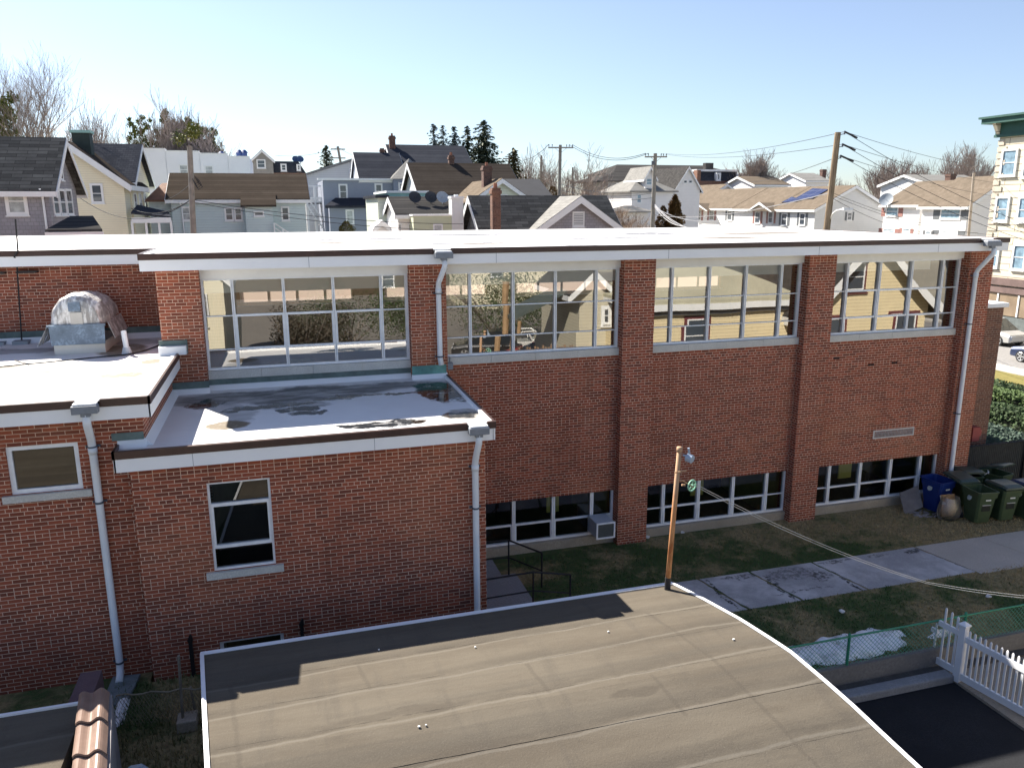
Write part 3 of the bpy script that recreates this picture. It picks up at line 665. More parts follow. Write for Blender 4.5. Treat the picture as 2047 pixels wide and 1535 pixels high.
cc = t.mix(t.smooth(dryg, .47, .66), (.075, .13, .045), (.42, .335, .18)); cc = t.mix(t.math('MULTIPLY', t.smooth(oi, .5, .7), .5), cc, (.2, .17, .1)); GB = t.fin(cc, .9, .1)
grass('grass', [(3.6, 24, 11.43, 13.82), (5.1, 24, 15.43, 17.78)], 46000, 5, mat=GB, label='short winter grass, green near the building and straw coloured towards the bins')
grass('grass', [(-4, -1.4, 8, 13.6)], 7000, 6, .14, -8.15, mat=GB, label='dark rough grass in the narrow yard between the two garages')
# white scraps on the lawn
LIT = M('white_scrap', (.7, .7, .68), .8)
for px, py, lab in ((1364, 1066, 'white paper scrap lying near the basement window left of the rusty pole'), (1294, 1075, 'white scrap at the foot of the brick pier'), (1683, 1224, 'white scrap on the grass above the chain link fence'), (1976, 1194, 'small white scrap on the grass under the clothesline end')):
    p = PZ(px, py, G+.02); r = random.Random(px); b = MB()
    q = [(p.x+.07*math.cos(k*1.26)*r.uniform(.5, 1.1), p.y+.06*math.sin(k*1.26), p.z+r.uniform(0, .03)) for k in range(5)]
    b.prism(q, (.01, 0, .03)); top(b, 'paper_scrap', LIT, lab, 'litter', group='white scraps on the lawn')
# snow left along the fence
SNOW = NT('old_snow'); t = SNOW; cc = t.mix(t.smooth(t.noise(3.2, 6, .7), .45, .7), (.88, .9, .93), (.42, .43, .41)); t.bump(t.noise(14, 5, .7), .6, .03); SNOW = t.fin(cc, .75, .2)
def snow(blobs, lab, z0=G, seed=0):
    r = random.Random(seed); mb = MB(); x0 = min(b[0]-b[2] for b in blobs)-.2; x1 = max(b[0]+b[2] for b in blobs)+.2; y0 = min(b[1]-b[3] for b in blobs)-.1; y1 = max(b[1]+b[3] for b in blobs)+.1
    nx, ny = int((x1-x0)/.05), int((y1-y0)/.05); ph = [r.uniform(0, 6) for _ in range(6)]
    def hgt(x, y):
        s_ = max(1-((x-b[0])/b[2])**2-((y-b[1])/b[3])**2 for b in blobs)
        s_ += .22*math.sin(x*7+ph[0])*math.sin(y*9+ph[1])+.15*math.sin(x*17+ph[2]+y*5)+.1*math.sin(y*23+ph[3]-x*11)
        return s_
    idx = {}
    for i in range(nx+1):
        for j in range(ny+1):
            x = x0+i*.05; y = y0+j*.05; s_ = hgt(x, y); idx[i, j] = (len(mb.v), s_); mb.v.append((x, y, z0+max(-.02, min(.13, s_*.11))))
    for i in range(nx):
        for j in range(ny):
            q = [idx[i, j], idx[i+1, j], idx[i+1, j+1], idx[i, j+1]]
            if max(a[1] for a in q) > 0: mb.f.append(tuple(a[0] for a in q))
    top(mb, 'snow_patch', SNOW, lab, 'snow', smooth=True, base=((x0+x1)/2, (y0+y1)/2, z0))
snow([(9.3, 11.9, 1.1, .4), (8.6, 12.0, .8, .32), (10.1, 11.8, .5, .36), (10.4, 12.2, .4, .14)], 'long dirty snow bank behind the chain link fence next to the garage roof', seed=1)
snow([(11.2, 11.95, .85, .42), (10.7, 11.65, .5, .2)], 'rounded melting snow heap behind the fence, nearer the picket gate', seed=2)
snow([(12.9, 11.75, .45, .1)], 'thin strip of snow behind the top of the white picket gate', seed=3)
snow([(-3.0, 12.9, .1, .45)], 'narrow snow streak in the dark yard beside the tile coping', z0=-8.15, seed=4)

# ================================================================ garage roof in front
ROLL = NT('rolled_roofing'); t = ROLL
cc = t.mix(t.smooth(t.noise(.8, 6, .7, t.mapping(t.pos, (.3, 1.3, 1))), .36, .66), (.102, .087, .068), (.13, .113, .089))
band = t.smooth(t.noise(1.0, 3, .6, t.mapping(t.pos, (.07, 1.9, .1))), .5, .66); cc = t.mix(t.math('MULTIPLY', band, .55), cc, (.085, .076, .063))
cc = t.mix(t.math('MULTIPLY', t.smooth(t.noise(1, 5, .65, t.mapping(t.pos, (3.6, .45, 1))), .5, .7), .35), cc, (.082, .073, .062))
p_ = t.xyz(); wy = t.math('ADD', p_[1], t.math('MULTIPLY', t.math('SUBTRACT', t.noise(.7, 4, .6), .5), .22)); wy = t.math('SUBTRACT', wy, t.math('MULTIPLY', p_[0], .028))
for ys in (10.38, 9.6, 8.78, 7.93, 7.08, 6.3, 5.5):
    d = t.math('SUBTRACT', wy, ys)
    dk = t.math('MULTIPLY', t.smooth(d, -.02, .04), t.smooth(d, .34, .05)); lt = t.smooth(t.math('ABSOLUTE', t.math('ADD', d, .03)), .035, .01)  # thin pale line paints the sunlit lap edge into the colour
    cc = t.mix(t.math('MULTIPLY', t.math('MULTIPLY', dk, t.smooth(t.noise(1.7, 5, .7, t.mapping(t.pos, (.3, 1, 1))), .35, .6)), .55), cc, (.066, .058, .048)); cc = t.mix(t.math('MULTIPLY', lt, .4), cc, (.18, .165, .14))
for xs, ya, yb in ((.75, 9.62, 10.4), (3.05, 8.8, 9.6), (1.25, 7.1, 7.95), (4.6, 7.93, 8.78), (5.75, 4, 10.6), (-.85, 7, 10.4)):
    d = t.math('SUBTRACT', t.math('ADD', p_[0], t.math('MULTIPLY', p_[1], .11)), xs+.11*(ya+yb)/2); d = t.math('ADD', d, t.math('MULTIPLY', t.math('SUBTRACT', t.noise(2.5, 4, .6), .5), .1)); ins = t.math('MULTIPLY', t.math('GREATER_THAN', p_[1], ya), t.math('LESS_THAN', p_[1], yb))
    cc = t.mix(t.math('MULTIPLY', t.math('MULTIPLY', t.smooth(t.math('ABSOLUTE', d), .05, .01), ins), .35), cc, (.072, .063, .052))
cc = t.mix(t.math('MULTIPLY', t.smooth(t.noise(60, 3, .8), .5, .7), .3), cc, (.17, .155, .132))
bl = blob_mask(t, [(.9, 7.05, .55, .28, .8), (4.2, 8.5, .4, .1, .5), (1.2, 8.95, .9, .12, .45), (1.0, 7.5, .12, .35, .9)], .35, 2); cc = t.mix(t.math('MULTIPLY', bl, .7), cc, (.055, .048, .041))
t.bump(t.noise(30, 5, .75), .5, .012); ROLL = t.fin(cc, 1.0, .04)
PROF = [(11.66, -6.65), (10.8, -6.52), (9.8, -6.40), (9.05, -6.355), (8.7, -6.34), (8.05, -6.40), (7.5, -6.47), (7.0, -6.56), (6.5, -6.64), (4.5, -6.92), (2.5, -7.2)]
def gz(y):
    for (a, za), (b, zb) in zip(PROF, PROF[1:]):
        if b <= y <= a: return za+(zb-za)*(a-y)/(a-b)
    return PROF[-1][1]
gxl = lambda y: -1.50+.11*(11.66-y); gxr = lambda y: 6.37+.117*(11.66-y)
garage = tag(empty('garage', (2.5, 8, -9.2)), 'garage with a broad shallow roof of patched tan roll roofing and a rusty pole', 'garage')
seams = [11.66, 10.5, 9.7, 8.9, 8.05, 7.2, 6.4, 5.6, 4.0, 2.5]
rr = random.Random(8); mb = MB()
for i, (a, b) in enumerate(zip(seams, seams[1:])):
    NX, NY = 60, 9; base = len(mb.v); jit = [rr.uniform(-.004, .004)+.006*math.sin(q*.3+i) for q in range(NX+1)]
    for j in range(NY+1):
        y = a+(b-a)*j/NY
        for k in range(NX+1):
            yy = y + (jit[k] if j == NY else 0) - (.0 if j < NY else .03); xl, xr = gxl(yy), gxr(yy)
            x = xl+(xr-xl)*k/NX; mb.v.append((x, yy, gz(yy)+.002+(.005 if i in (3, 5) else .0015)*j/NY+rr.uniform(-.0012, .0012)))
    for j in range(NY):
        for k in range(NX):
            q = base+j*(NX+1)+k; mb.f.append((q, q+1, q+NX+2, q+NX+1))
    e0 = base+NY*(NX+1)                                    # the lap edge turned down onto the next strip
    for k in range(NX+1): x, y, z = mb.v[e0+k]; mb.v.append((x, y-.001, z-(.006 if i in (3, 5) else .002)))
    for k in range(NX): mb.f.append((e0+k, e0+k+1, e0+NX+2+k, e0+NX+1+k))
mb.build('roofing', ROLL, garage)
mb = MB(); n = 40
def prof_side(fx, w):
    for i in range(n):
        y0 = 11.66-(11.66-2.5)*i/n; y1 = 11.66-(11.66-2.5)*(i+1)/n
        for (s0, s1, z0, z1) in ((0, w, .028, .012), (w, w*1.15, -.09, .02)):
            p = [(fx(y0)+s0, y0), (fx(y0)+s1, y0), (fx(y1)+s1, y1), (fx(y1)+s0, y1)]
            q = len(mb.v)
            for (x, y), k in zip(p, (0, 0, 1, 1)): mb.v.append((x, y, gz(y)+z1-.0))
            for (x, y), k in zip(p, (0, 0, 1, 1)): mb.v.append((x, y, gz(y)+(z0 if z0 < z1 else z0+.0)))
            mb.f += [(q, q+1, q+2, q+3), (q+4, q+7, q+6, q+5), (q, q+4, q+5, q+1), (q+1, q+5, q+6, q+2), (q+2, q+6, q+7, q+3), (q+3, q+7, q+4, q)]
prof_side(gxr, .055); prof_side(gxl, -.05)
mb.box(gxl(11.66)-.05, gxr(11.66)+.05, 11.66, 11.69, -6.74, -6.625).box(gxl(11.66), gxr(11.66), 11.60, 11.659, -6.636, -6.625)
mb.build('drip_edge', M('white_drip_edge', (.8, .81, .83), .35, .04, 3), garage)
mb = MB(); y0, y1 = 2.6, 11.55
for (xa, xb) in ((gxl(y1)+.12, gxl(y0)+.12), (gxr(y1)-.12, gxr(y0)-.12)):
    pts = [(xa+(xb-xa)*i/10, y1+(y0-y1)*i/10) for i in range(11)]
    for (p, q) in zip(pts, pts[1:]): mb.poly([(p[0], p[1], -9.4), (q[0], q[1], -9.4), (q[0], q[1], gz(q[1])-.05), (p[0], p[1], gz(p[1])-.05)])
mb.poly([(gxl(y1)+.12, y1, -9.4), (gxr(y1)-.12, y1, -9.4), (gxr(y1)-.12, y1, gz(y1)-.05), (gxl(y1)+.12, y1, gz(y1)-.05)]); mb.poly([(gxl(y0)+.12, y0, -9.4), (gxr(y0)-.12, y0, -9.4), (gxr(y0)-.12, y0, gz(y0)-.05), (gxl(y0)+.12, y0, gz(y0)-.05)])
mb.build('wall', siding_mat('garage_siding', (.2, .3, .36), .1), garage)
# rusty pole with pulley
RUST = NT('rusty_steel'); t = RUST; z_ = t.xyz()[2]
cc = t.mix(t.smooth(t.noise(7, 6, .75, t.mapping(t.pos, (1, 1, .25))), .38, .62), (.3, .1, .035), (.5, .26, .12)); cc = t.mix(t.math('MULTIPLY', t.smooth(z_, H-5.2, H-4.6), .7), cc, (.42, .3, .2)); RUST = t.fin(cc, .8, .2)
pole = tag(empty('rusty_pole', (6.19, 11.42, -6.6)), 'tall rusty steel clothesline pole standing at the back corner of the garage roof', 'pole')
MB().path([(6.19, 11.42, -6.5), (6.23, 11.42, -5.6), (6.30, 11.42, -4.06)], [.046, .044, .04], 14).tube((6.30, 11.42, -4.08), (6.303, 11.42, -4.0), .05, n=14).build('shaft', RUST, pole, smooth=True)
MB().tube((6.19, 11.42, -6.66), (6.19, 11.42, -6.38), .056, .05, 14).build('boot', RUBBER, pole)
lm = MB().tube((6.34, 11.36, -4.13), (6.45, 11.33, -4.15), .018, n=8); lm.tube((6.42, 11.36, -4.17), (6.47, 11.27, -4.19), .075, .07, 14).tube((6.42, 11.33, -4.0), (6.44, 11.33, -4.1), .02); lm.build('insulator', M('ceramic_insulator', (.3, .36, .44), .3), pole)
MB().path([(6.26, 11.36, -4.42), (6.32, 11.33, -4.40), (6.40, 11.33, -4.40)], .013, 6).tube((6.22, 11.4, -4.44), (6.34, 11.4, -4.43), .016).build('hook', RUST, pole)
GRN = M('green_pulley_paint', (.25, .5, .36), .5, .2, 8)
pl = MB(); cpt = Vector((6.55, 11.38, -4.70)); ax = Vector((.35, -.94, 0)).normalized(); uu = Vector((.94, .35, 0)).normalized(); up = Vector((0, 0, 1))
ring = [cpt+(uu*math.cos(k*math.pi/12)+up*math.sin(k*math.pi/12))*.095 for k in range(25)]
pl.path(ring, .014, 6)
for k in range(5): a = k*1.257; pl.tube(cpt, cpt+(uu*math.cos(a)+up*math.sin(a))*.09, .009, n=5)
pl.tube(cpt-ax*.02, cpt+ax*.02, .022, n=8)
pul = tag(empty('clothesline_pulley', (6.55, 11.38, -4.8)), 'green spoked pulley wheel hung on the rusty pole', 'pulley'); pl.build('wheel', GRN, pul)
MB().path([(6.27, 11.41, -4.58), (6.38, 11.40, -4.60), (6.47, 11.39, -4.66), (6.56, 11.36, -4.72)], .012, 6).tube((6.36, 11.39, -4.67), (6.42, 11.39, -4.68), .02).build('bracket', RUST, pul)
ROPE = M('pale_rope', (.66, .64, .58), .7, .1)
a0 = Vector((6.62, 11.37, -4.68)); b0 = PX(1853, 1163, 11.2); c0 = PX(2047, 1180, 12.6); c0 = b0+(c0-b0)*2.2
a1 = Vector((6.62, 11.37, -4.72)); b1 = b0+Vector((0, 0, -.03))
def sagpts(a, b, s, n=14): return [a+(b-a)*(i/n)-Vector((0, 0, 4*s*(i/n)*(1-i/n))) for i in range(n+1)]
cl = MB().path(sagpts(a0, b0, .12)+sagpts(b0, c0, .1)[1:], .0045, 5).path(sagpts(a1, b1, .13)+sagpts(b1, c0, .13)[1:], .0045, 5); MB().obox(b0-Vector((0, 0, .02)), (.012, 0, 0), (0, .012, 0), (0, 0, .05))
top(cl, 'clothesline', ROPE, 'white double clothesline rope running from the green pulley over the lawn', 'clothesline', base=a0)
# small white bits of debris on the roofing
b = MB()
for px, py, s_ in ((838, 1464, .014), (852, 1461, .01), (757, 1289, .012), (1216, 1262, .012), (1466, 1286, .015), (950, 1290, .012)):
    p = PZ(px, py, -6.42); p.z = gz(p.y)+.02; b.obox(p, (s_, 0, 0), (0, s_*.8, 0), (0, 0, .008))
b.build('debris', LIT, garage)

# ================================================================ neighbour garage at lower left
g2 = tag(empty('garage', (-6.5, 7, -9)), 'second flat garage at the lower left edge, ending in a tile topped parapet', 'garage')
mb = MB().box(-12, -3.0, 3, 10.95, -6.86, -6.74); mb.build('roofing', ROLL, g2)
MB().box(-12, -3.0, 10.951, 11.0, -6.84, -6.71).build('drip_edge', MATS['white_drip_edge'], g2)
MB().box(-11.9, -3.05, 3.1, 10.85, -9.3, -6.861).build('wall', MATS['render_wall'], g2)
M('parapet_render', (.26, .24, .24), .9, .15, 3)
TILE = M('brown_glazed_tile', (.24, .165, .13), .3, .16, 5, spec=.6)
cxl = lambda y: -2.97+.165*(10.62-y)
y = 10.66; zt = -6.42; i = 0
while y > 4:
    L = .74; b = MB(); prof = []
    for q in range(17):
        u_ = q/16; prof.append((.37*u_, .035*math.sin(u_*math.pi*2*1.5+.6)+.05*math.sin(u_*math.pi)))
    fr = [(cxl(y)+x, y, zt+z) for x, z in prof]+[(cxl(y)+x, y, zt+z-.025) for x, z in prof[::-1]]
    bk = [(cxl(y-L)+x-.006, y-L, zt+z+.045) for x, z in prof]+[(cxl(y-L)+x-.006, y-L, zt+z+.015) for x, z in prof[::-1]]
    b.loft([fr, bk]); b.build('coping_tile', TILE, g2, smooth=False)
    MB().prism([(cxl(y)+.03, y-.02, -9.3), (cxl(y)+.4, y-.02, -9.3), (cxl(y-L+.07)+.4, y-L+.05, -9.3), (cxl(y-L+.07)+.03, y-L+.05, -9.3)], (0, 0, 9.3-6.47)).build('parapet', MATS['parapet_render'], g2)
    y -= L-.07; i += 1
MB().box(-3.36, -3.06, 11.35, 12.25, -9.3, -7.0).build('pier', M('maroon_render', (.14, .09, .1), .9, .2, 6, .3, fine=40), g2)
# yard: posts, collapsed fence, block, tub
for (px, p1, p2, lab, r_) in ((357, 1310, 1456, 'grey metal post leaning in the dark yard beside the garage corner', .022), (381, 1372, 1428, 'short second post in the yard nearest the garage', .02)):
    q = PZ(px+10, p2, -8.15); tp = P(px, p1, q.y)
    top(MB().path([q, q+(tp-q)*.5, tp], r_, 8), 'fence_post', M('old_post', (.22, .19, .15), .8, .3, 5), lab, 'post', group='posts in the yard')
w_ = MB(); a = PZ(232, 1390, -7.6); b = PZ(408, 1374, -7.5); w_.path([a+(b-a)*(i/10)+Vector((0, 0, .02*math.sin(i*1.9))) for i in range(11)], .014, 6)
for i in range(26):
    p = a+(b-a)*(i/25); w_.path([p, p+Vector((.12, 0, -.28)), p+Vector((0, .01, -.56))], .004, 4); w_.path([p, p+Vector((-.12, 0.005, -.28)), p+Vector((0, .012, -.56))], .004, 4)
top(w_, 'wire_fence', M('old_wire', (.24, .21, .15), .7, .2), 'sagging rusty wire fence across the dark yard', 'fence')
top(MB().box(-2.05, -1.75, 11.95, 12.25, -8.15, -7.95), 'concrete_block', CONC, 'lone concrete block lying in the yard by the posts', 'block', bevel=.02)
top(MB().prism([(-3.35, 13.0, -8.15), (-2.95, 13.0, -8.15), (-2.85, 13.8, -8.12), (-3.3, 13.85, -8.12)], (0, 0, .05)), 'splash_slab', M('wet_slab', (.17, .2, .21), .6, .3, 4), 'sloping concrete splash slab under the left downpipe', 'slab')
r = random.Random(2); b = MB(); c = PZ(268, 1545, -7.7)
b.loft([[(c.x+.2*k*math.cos(a_*.7854+.4), c.y+.22*k*math.sin(a_*.7854+.4), z) for a_ in range(8)] for k, z in ((.8, -8.15), (1.0, -7.75), (.92, -7.7))])
TB = NT('paint_splashed_plastic'); t = TB; n_ = t.noise(9, 2, .5, out='Color'); cc = t.mix(t.smooth(t.noise(8, 3, .6), .45, .55), (.6, .65, .7), t.mix(.5, n_, (.2, .5, .6))); TB = t.fin(cc, .4)
top(b, 'storage_tub', TB, 'paint splashed plastic tub at the bottom edge between the garages', 'tub')

# ================================================================ rails, fences, bins
def rail(pts_posts, lab, mid):
    o = tag(empty('handrail', pts_posts[0]), lab, 'handrail', 'black iron handrails by the wing'); b = MB()
    tops = [Vector(p)+Vector((0, 0, h_)) for p, h_ in zip(pts_posts, mid)]
    b.path(tops, .022, 8); b.path([p-Vector((0, 0, .45)) for p in tops], .018, 8); b.build('rail', BLACK, o)
    for p, t_ in list(zip(pts_posts, tops))[1:]: MB().tube(p, t_, .022, n=8).build('post', BLACK, o)
rail([(3.47, 17.1, G), (4.87, 16.97, G), (5.44, 16.14, G-.02)], 'black iron handrail nearer the basement window, turning down beside the landing', (.92, .92, .9))
rail([(3.47, 15.35, G), (4.92, 15.19, G), (5.77, 15.12, G-.05)], 'black iron handrail nearer the garage, on the front side of the landing', (.8, .92, .82))
GP = M('green_vinyl', (.03, .22, .13), .5, .15, 6)
cf = tag(empty('chain_link_fence', (14, 11.36, G)), 'low green chain link fence running along the lawn edge', 'fence'); yF = 11.36
MB().tube((6.6, yF, -8.17), (24, yF, -8.17), .02, n=8).build('top_rail', GP, cf)
for x in (7.3, 10.13, 12.95, 15.8, 18.6, 21.4): MB().tube((x, yF, -9.3), (x, yF, -8.12), .028, n=8).tube((x, yF, -8.13), (x, yF, -8.09), .034, .01, 8).build('post', GP, cf)
b = MB(); hh = .6; x = 6.2
while x < 24:
    for s_ in (1, -1):
        xa, xb = (x, x+hh) if s_ > 0 else (x+hh, x)
        d = Vector((xb-xa, 0, hh)).normalized(); nrm = Vector((0, 1, 0)); sd = d.cross(nrm)*.0045
        A = Vector((xa, yF-.004*s_, -8.79)); B = Vector((xb, yF-.004*s_, -8.19)); k = len(b.v)
        b.v += [tuple(A-sd), tuple(A+sd), tuple(B+sd), tuple(B-sd)]; b.f.append((k, k+1, k+2, k+3))
        b.v += [tuple(A-nrm*.0038), tuple(A+nrm*.0038), tuple(B+nrm*.0038), tuple(B-nrm*.0038)]; b.f.append((k+4, k+5, k+6, k+7))
    x += .1
b.build('mesh', M('pale_green_wire', (.16, .42, .3), .5, .15, 6), cf)
pf = tag(empty('picket_fence', (12.36, 10.84, -9.2)), 'white vinyl picket fence with a post and a short gate at the bottom right corner', 'fence')
VIN = M('white_vinyl', (.78, .8, .83), .35, .04, 4); dF = Vector((.16, -1, 0)).normalized(); nF = Vector((1, .16, 0)).normalized(); o0 = Vector((12.36, 10.84, -9.22)); Z = Vector((0, 0, 1))
def pbox(s0, s1, z0, z1, th=.02, off=0): return dict(c=o0+dF*((s0+s1)/2)+nF*off+Z*((z0+z1)/2), u=dF*((s1-s0)/2), v=nF*th, w=Z*((z1-z0)/2))
def addp(b, **k): b.obox(k['c'], k['u'], k['v'], k['w'])
b = MB(); addp(b, **pbox(-.065, .065, 0, 1.2, .065)); b.build('post', VIN, pf)
b = MB(); addp(b, **pbox(-.085, .085, 1.2, 1.23, .085)); k = len(b.v); cpt = o0+Z*1.23
b.v += [tuple(cpt+dF*.085*i+nF*.085*j) for i, j in ((-1,-1),(1,-1),(1,1),(-1,1))]+[tuple(cpt+Z*.07)]; b.f += [(k,k+1,k+4),(k+1,k+2,k+4),(k+2,k+3,k+4),(k+3,k,k+4)]; b.build('post_cap', VIN, pf)
for q_ in ((.066, 5.5, .06, .2), (.066, 5.5, .88, 1.0)): b = MB(); addp(b, **pbox(*q_, .028)); b.build('rail', VIN, pf)
def picket(b, s, z0, z1, w_=.019, off=0):
    addp(b, **pbox(s-w_, s+w_, z0, z1, .012, off)); k = len(b.v); c_ = o0+dF*s+nF*off+Z*z1
    b.v += [tuple(c_-dF*w_-nF*.012), tuple(c_+dF*w_-nF*.012), tuple(c_+dF*w_+nF*.012), tuple(c_-dF*w_+nF*.012), tuple(c_+Z*.03-dF*w_*.4), tuple(c_+Z*.03+dF*w_*.4)]
    b.f += [(k, k+1, k+5, k+4), (k+2, k+3, k+4, k+5), (k+1, k+2, k+5), (k+3, k, k+4)]
for i in range(50):
    b = MB(); picket(b, .13+i*.105, .2, 1.12+.0, off=.0); b.build('picket', VIN, pf)
for q_ in ((-.52, -.066, .12, .26), (-.52, -.066, .95, 1.06), (-.66, -.52, .75, .84)): b = MB(); addp(b, **pbox(*q_, .024)); b.build('gate_rail', VIN, pf)
for s_, z1 in ((-.14, 1.3), (-.27, 1.33), (-.40, 1.36), (-.56, .95)): b = MB(); picket(b, s_, .2, z1); b.build('gate_picket', VIN, pf)
# black slatted chain fence at the far end
sf = tag(empty('slatted_fence', (24, 18.3, G)), 'black chain link fence with privacy slats behind the bins', 'fence')
b = MB()
for i in range(190):
    x = 19.62+i*.075; b.box(x, x+.055, 18.28, 18.3, -8.75, -7.28+.02*(i % 2))
b.build('slats', M('black_slat', (.03, .033, .035), .6, .3, 8), sf)
for x in (19.66, 22.3, 24.9, 27.6): MB().tube((x, 18.24, -8.9), (x, 18.24, -7.18), .035, n=8).build('post', BLACK, sf)
MB().tube((19.6, 18.24, -7.3), (34, 18.24, -7.3), .022, n=6).build('top_rail', BLACK, sf)
# wheelie bins
def make_bin(name, body, lidm, lab, open_=0.0):
    r = empty(name, (0, 0, 0)); tag(r, lab, 'bin', None)
    b = MB(); rr_ = []
    for z, hx, y0, y1 in ((.06, .23, -.24, .24), (.5, .26, -.29, .29), (.80, .28, -.33, .33), (.8, .30, -.36, .34), (.93, .305, -.37, .345), (.95, .32, -.39, .36), (.99, .32, -.39, .36)):
        c_ = .05; rr_.append([(-hx+c_, y0, z), (hx-c_, y0, z), (hx, y0+c_, z), (hx, y1-c_, z), (hx-c_, y1, z), (-hx+c_, y1, z), (-hx, y1-c_, z), (-hx, y0+c_, z)])
    inner = [[(x*.9, y*.9, z) for x, y, z in rr_[-1]], [(x*.86, y*.86, .3) for x, y, z in rr_[1]]]
    inner[1] = [(x, y, .3) for x, y, z in inner[1]]
    b.loft(rr_+inner, caps=True); b.build('body', body, r, local=True)
    b = MB(); b.box(-.13, .13, -.302, -.292, .42, .70); b.build('grip_recess', M('bin_recess', (.01, .015, .012), .6), r, local=True)
    b = MB(); b.tube((-.13, -.315, .60), (.13, -.315, .60), .011, n=6); b.build('grab_bar', M('bar_white', (.6, .6, .58), .4), r, local=True)
    MB().box(-.07, .09, -.343, -.338, .735, .775).build('number_sticker', M('sticker_white', (.75, .77, .74), .6), r, local=True)
    cc_ = MB(); cc_.tube((-.296, .0, .74), (-.312, .0, .745), .075, n=16); cc_.build('round_sticker', M('logo_pale', (.42, .48, .47), .6, .3, 30), r, local=True)
    for s in (-1, 1): MB().tube((s*.24, .3, .1), (s*.31, .3, .1), .1, n=14).build('wheel', RUBBER, r, local=True)
    b = MB(); b.tube((-.26, .41, .97), (.26, .41, .97), .017, n=8)
    for s in (-1, 1): b.box(s*.24-.015, s*.24+.015, .34, .42, .955, .985)
    b.build('handle', body, r, local=True)
    if open_ is not None:
        L = .78; a = open_; b = MB(); hy, hz = .37, 1.0
        def lp(x, d, h): return (x, hy-d*math.cos(a)-h*math.sin(a)*-1*0-h*math.sin(a), hz+d*math.sin(a)+h*math.cos(a)) if a < 1.6 else (x, hy+d*math.cos(math.pi-a)+h*math.sin(a)*0, hz-.02+d*math.sin(a)+h*abs(math.cos(a)))
        ring = []
        for d, hx, h in ((0, .3, .02), (0, .32, .05), (.12, .33, .09), (.6, .33, .085), (L, .31, .04), (L+.01, .31, .0)):
            ring.append([lp(-hx, d, 0), lp(-hx, d, h*.6+.005), lp(-hx*.8, d, h+.01), lp(hx*.8, d, h+.01), lp(hx, d, h*.6+.005), lp(hx, d, 0)])
        b.loft(ring); b.build('lid', lidm, r, local=True)
    return r
BG = M('green_bin', (.055, .085, .04), .5, .15, 4); BGL = M('green_bin_lid', (.035, .062, .05), .38, .2, 5); BB = M('blue_bin', (.008, .03, .17), .45, .15, 4); BBL = M('blue_bin_lid', (.03, .05, .11), .4, .2, 4)
for (x, y, rz, bd, ld, op, nm, lab) in (
    (18.53, 16.35, -.12, BG, BGL, math.pi-.12, 'wheelie_bin', 'dark green wheelie bin with its lid thrown open, next to the plastic bag'),
    (19.33, 16.3, -.1, BG, BGL, .03, 'wheelie_bin', 'closed dark green wheelie bin to the right of the open one'),
    (20.08, 16.15, -.05, BG, BBL, .02, 'wheelie_bin', 'green wheelie bin cut off by the right edge of the picture'),
    (18.05, 17.35, .1, BB, BB, None, 'recycling_bin', 'dark blue lidless recycling bin against the end brick pier'),
    (19.25, 17.5, -.3, BG, BGL, .12, 'wheelie_bin', 'green bin in the back row whose lid carries a white scrap'),
    (20.15, 17.35, .2, BG, BGL, .35, 'wheelie_bin', 'green bin in the back row with its domed lid ajar')):
    o = make_bin(nm, bd, ld, lab, op); o.location = (x, y, G+H); o.rotation_euler.z = rz; o['group'] = 'bins by the end of the school'
# plastic bag with cardboard, and a leaning board
r = random.Random(11); b = MB(); c = Vector((17.92, 16.72, G)); rings = []
for j, (z, k) in enumerate(((0, .2), (.08, .33), (.25, .36), (.42, .33), (.56, .27), (.66, .24))):
    rings.append([(c.x+(k+r.uniform(-.03, .03))*math.cos(i*.524)*1.0, c.y+(k+r.uniform(-.03, .03))*.75*math.sin(i*.524), G+z+r.uniform(-.02, .02)) for i in range(12)])
b.loft(rings, caps=False)
bag = tag(empty('rubbish_bag', c), 'clear plastic bag stuffed with flattened cardboard, leaning on the blue bin', 'bag')
b.build('bag', glass_mat('clear_plastic', (.75, .76, .8), .16, .5, .6), bag, smooth=True)
CARD = M('cardboard', (.36, .22, .11), .85, .15, 6)
b = MB(); b.obox(c+Vector((.05, .02, .42)), (.16, .02, .03), (-.01, .012, 0), (-.02, .05, .26)); b.obox(c+Vector((-.05, .05, .4)), (.2, -.02, 0), (.01, .012, 0), (.03, .06, .3)); b.build('cardboard', CARD, bag)
b = MB(); b.obox(c+Vector((0, .1, .56)), (.24, 0, 0), (0, .01, 0), (0, .05, .12)); b.build('cardboard', M('pale_card', (.5, .48, .42), .8), bag)
b = MB(); b.obox((17.35, 17.55, -8.47), (.28, -.04, .1), (0, .012, 0), (.06, .2, .25)); top(b, 'leaning_board', M('grey_board', (.16, .15, .15), .7, .2, 4), 'grey board leaning against the wall under the last basement window', 'board')
b = MB(); r = random.Random(9)
for i in range(26): x, y = 17.2+r.random()*.75, 16.9+r.random()*.55; b.obox((x, y, G+.03), (r.uniform(.03, .1), r.uniform(-.05, .05), .01), (0, r.uniform(.01, .04), 0), (0, 0, .006))
tag(b.build('litter', M('mixed_litter', (.3, .29, .3), .7, .6, 9)), 'scattered scraps and twigs around the leaning board', 'litter', kind='stuff')
b = MB(); b.obox((19.55, 17.1, -7.72), (.12, .03, .03), (0, .01, 0), (0, 0, .004)); b.obox((19.62, 17.12, -7.69), (.05, .07, .03), (.01, 0, 0), (0, 0, .004)); top(b, 'paper_scrap', LIT, 'torn white scrap lying on a bin lid', 'litter')

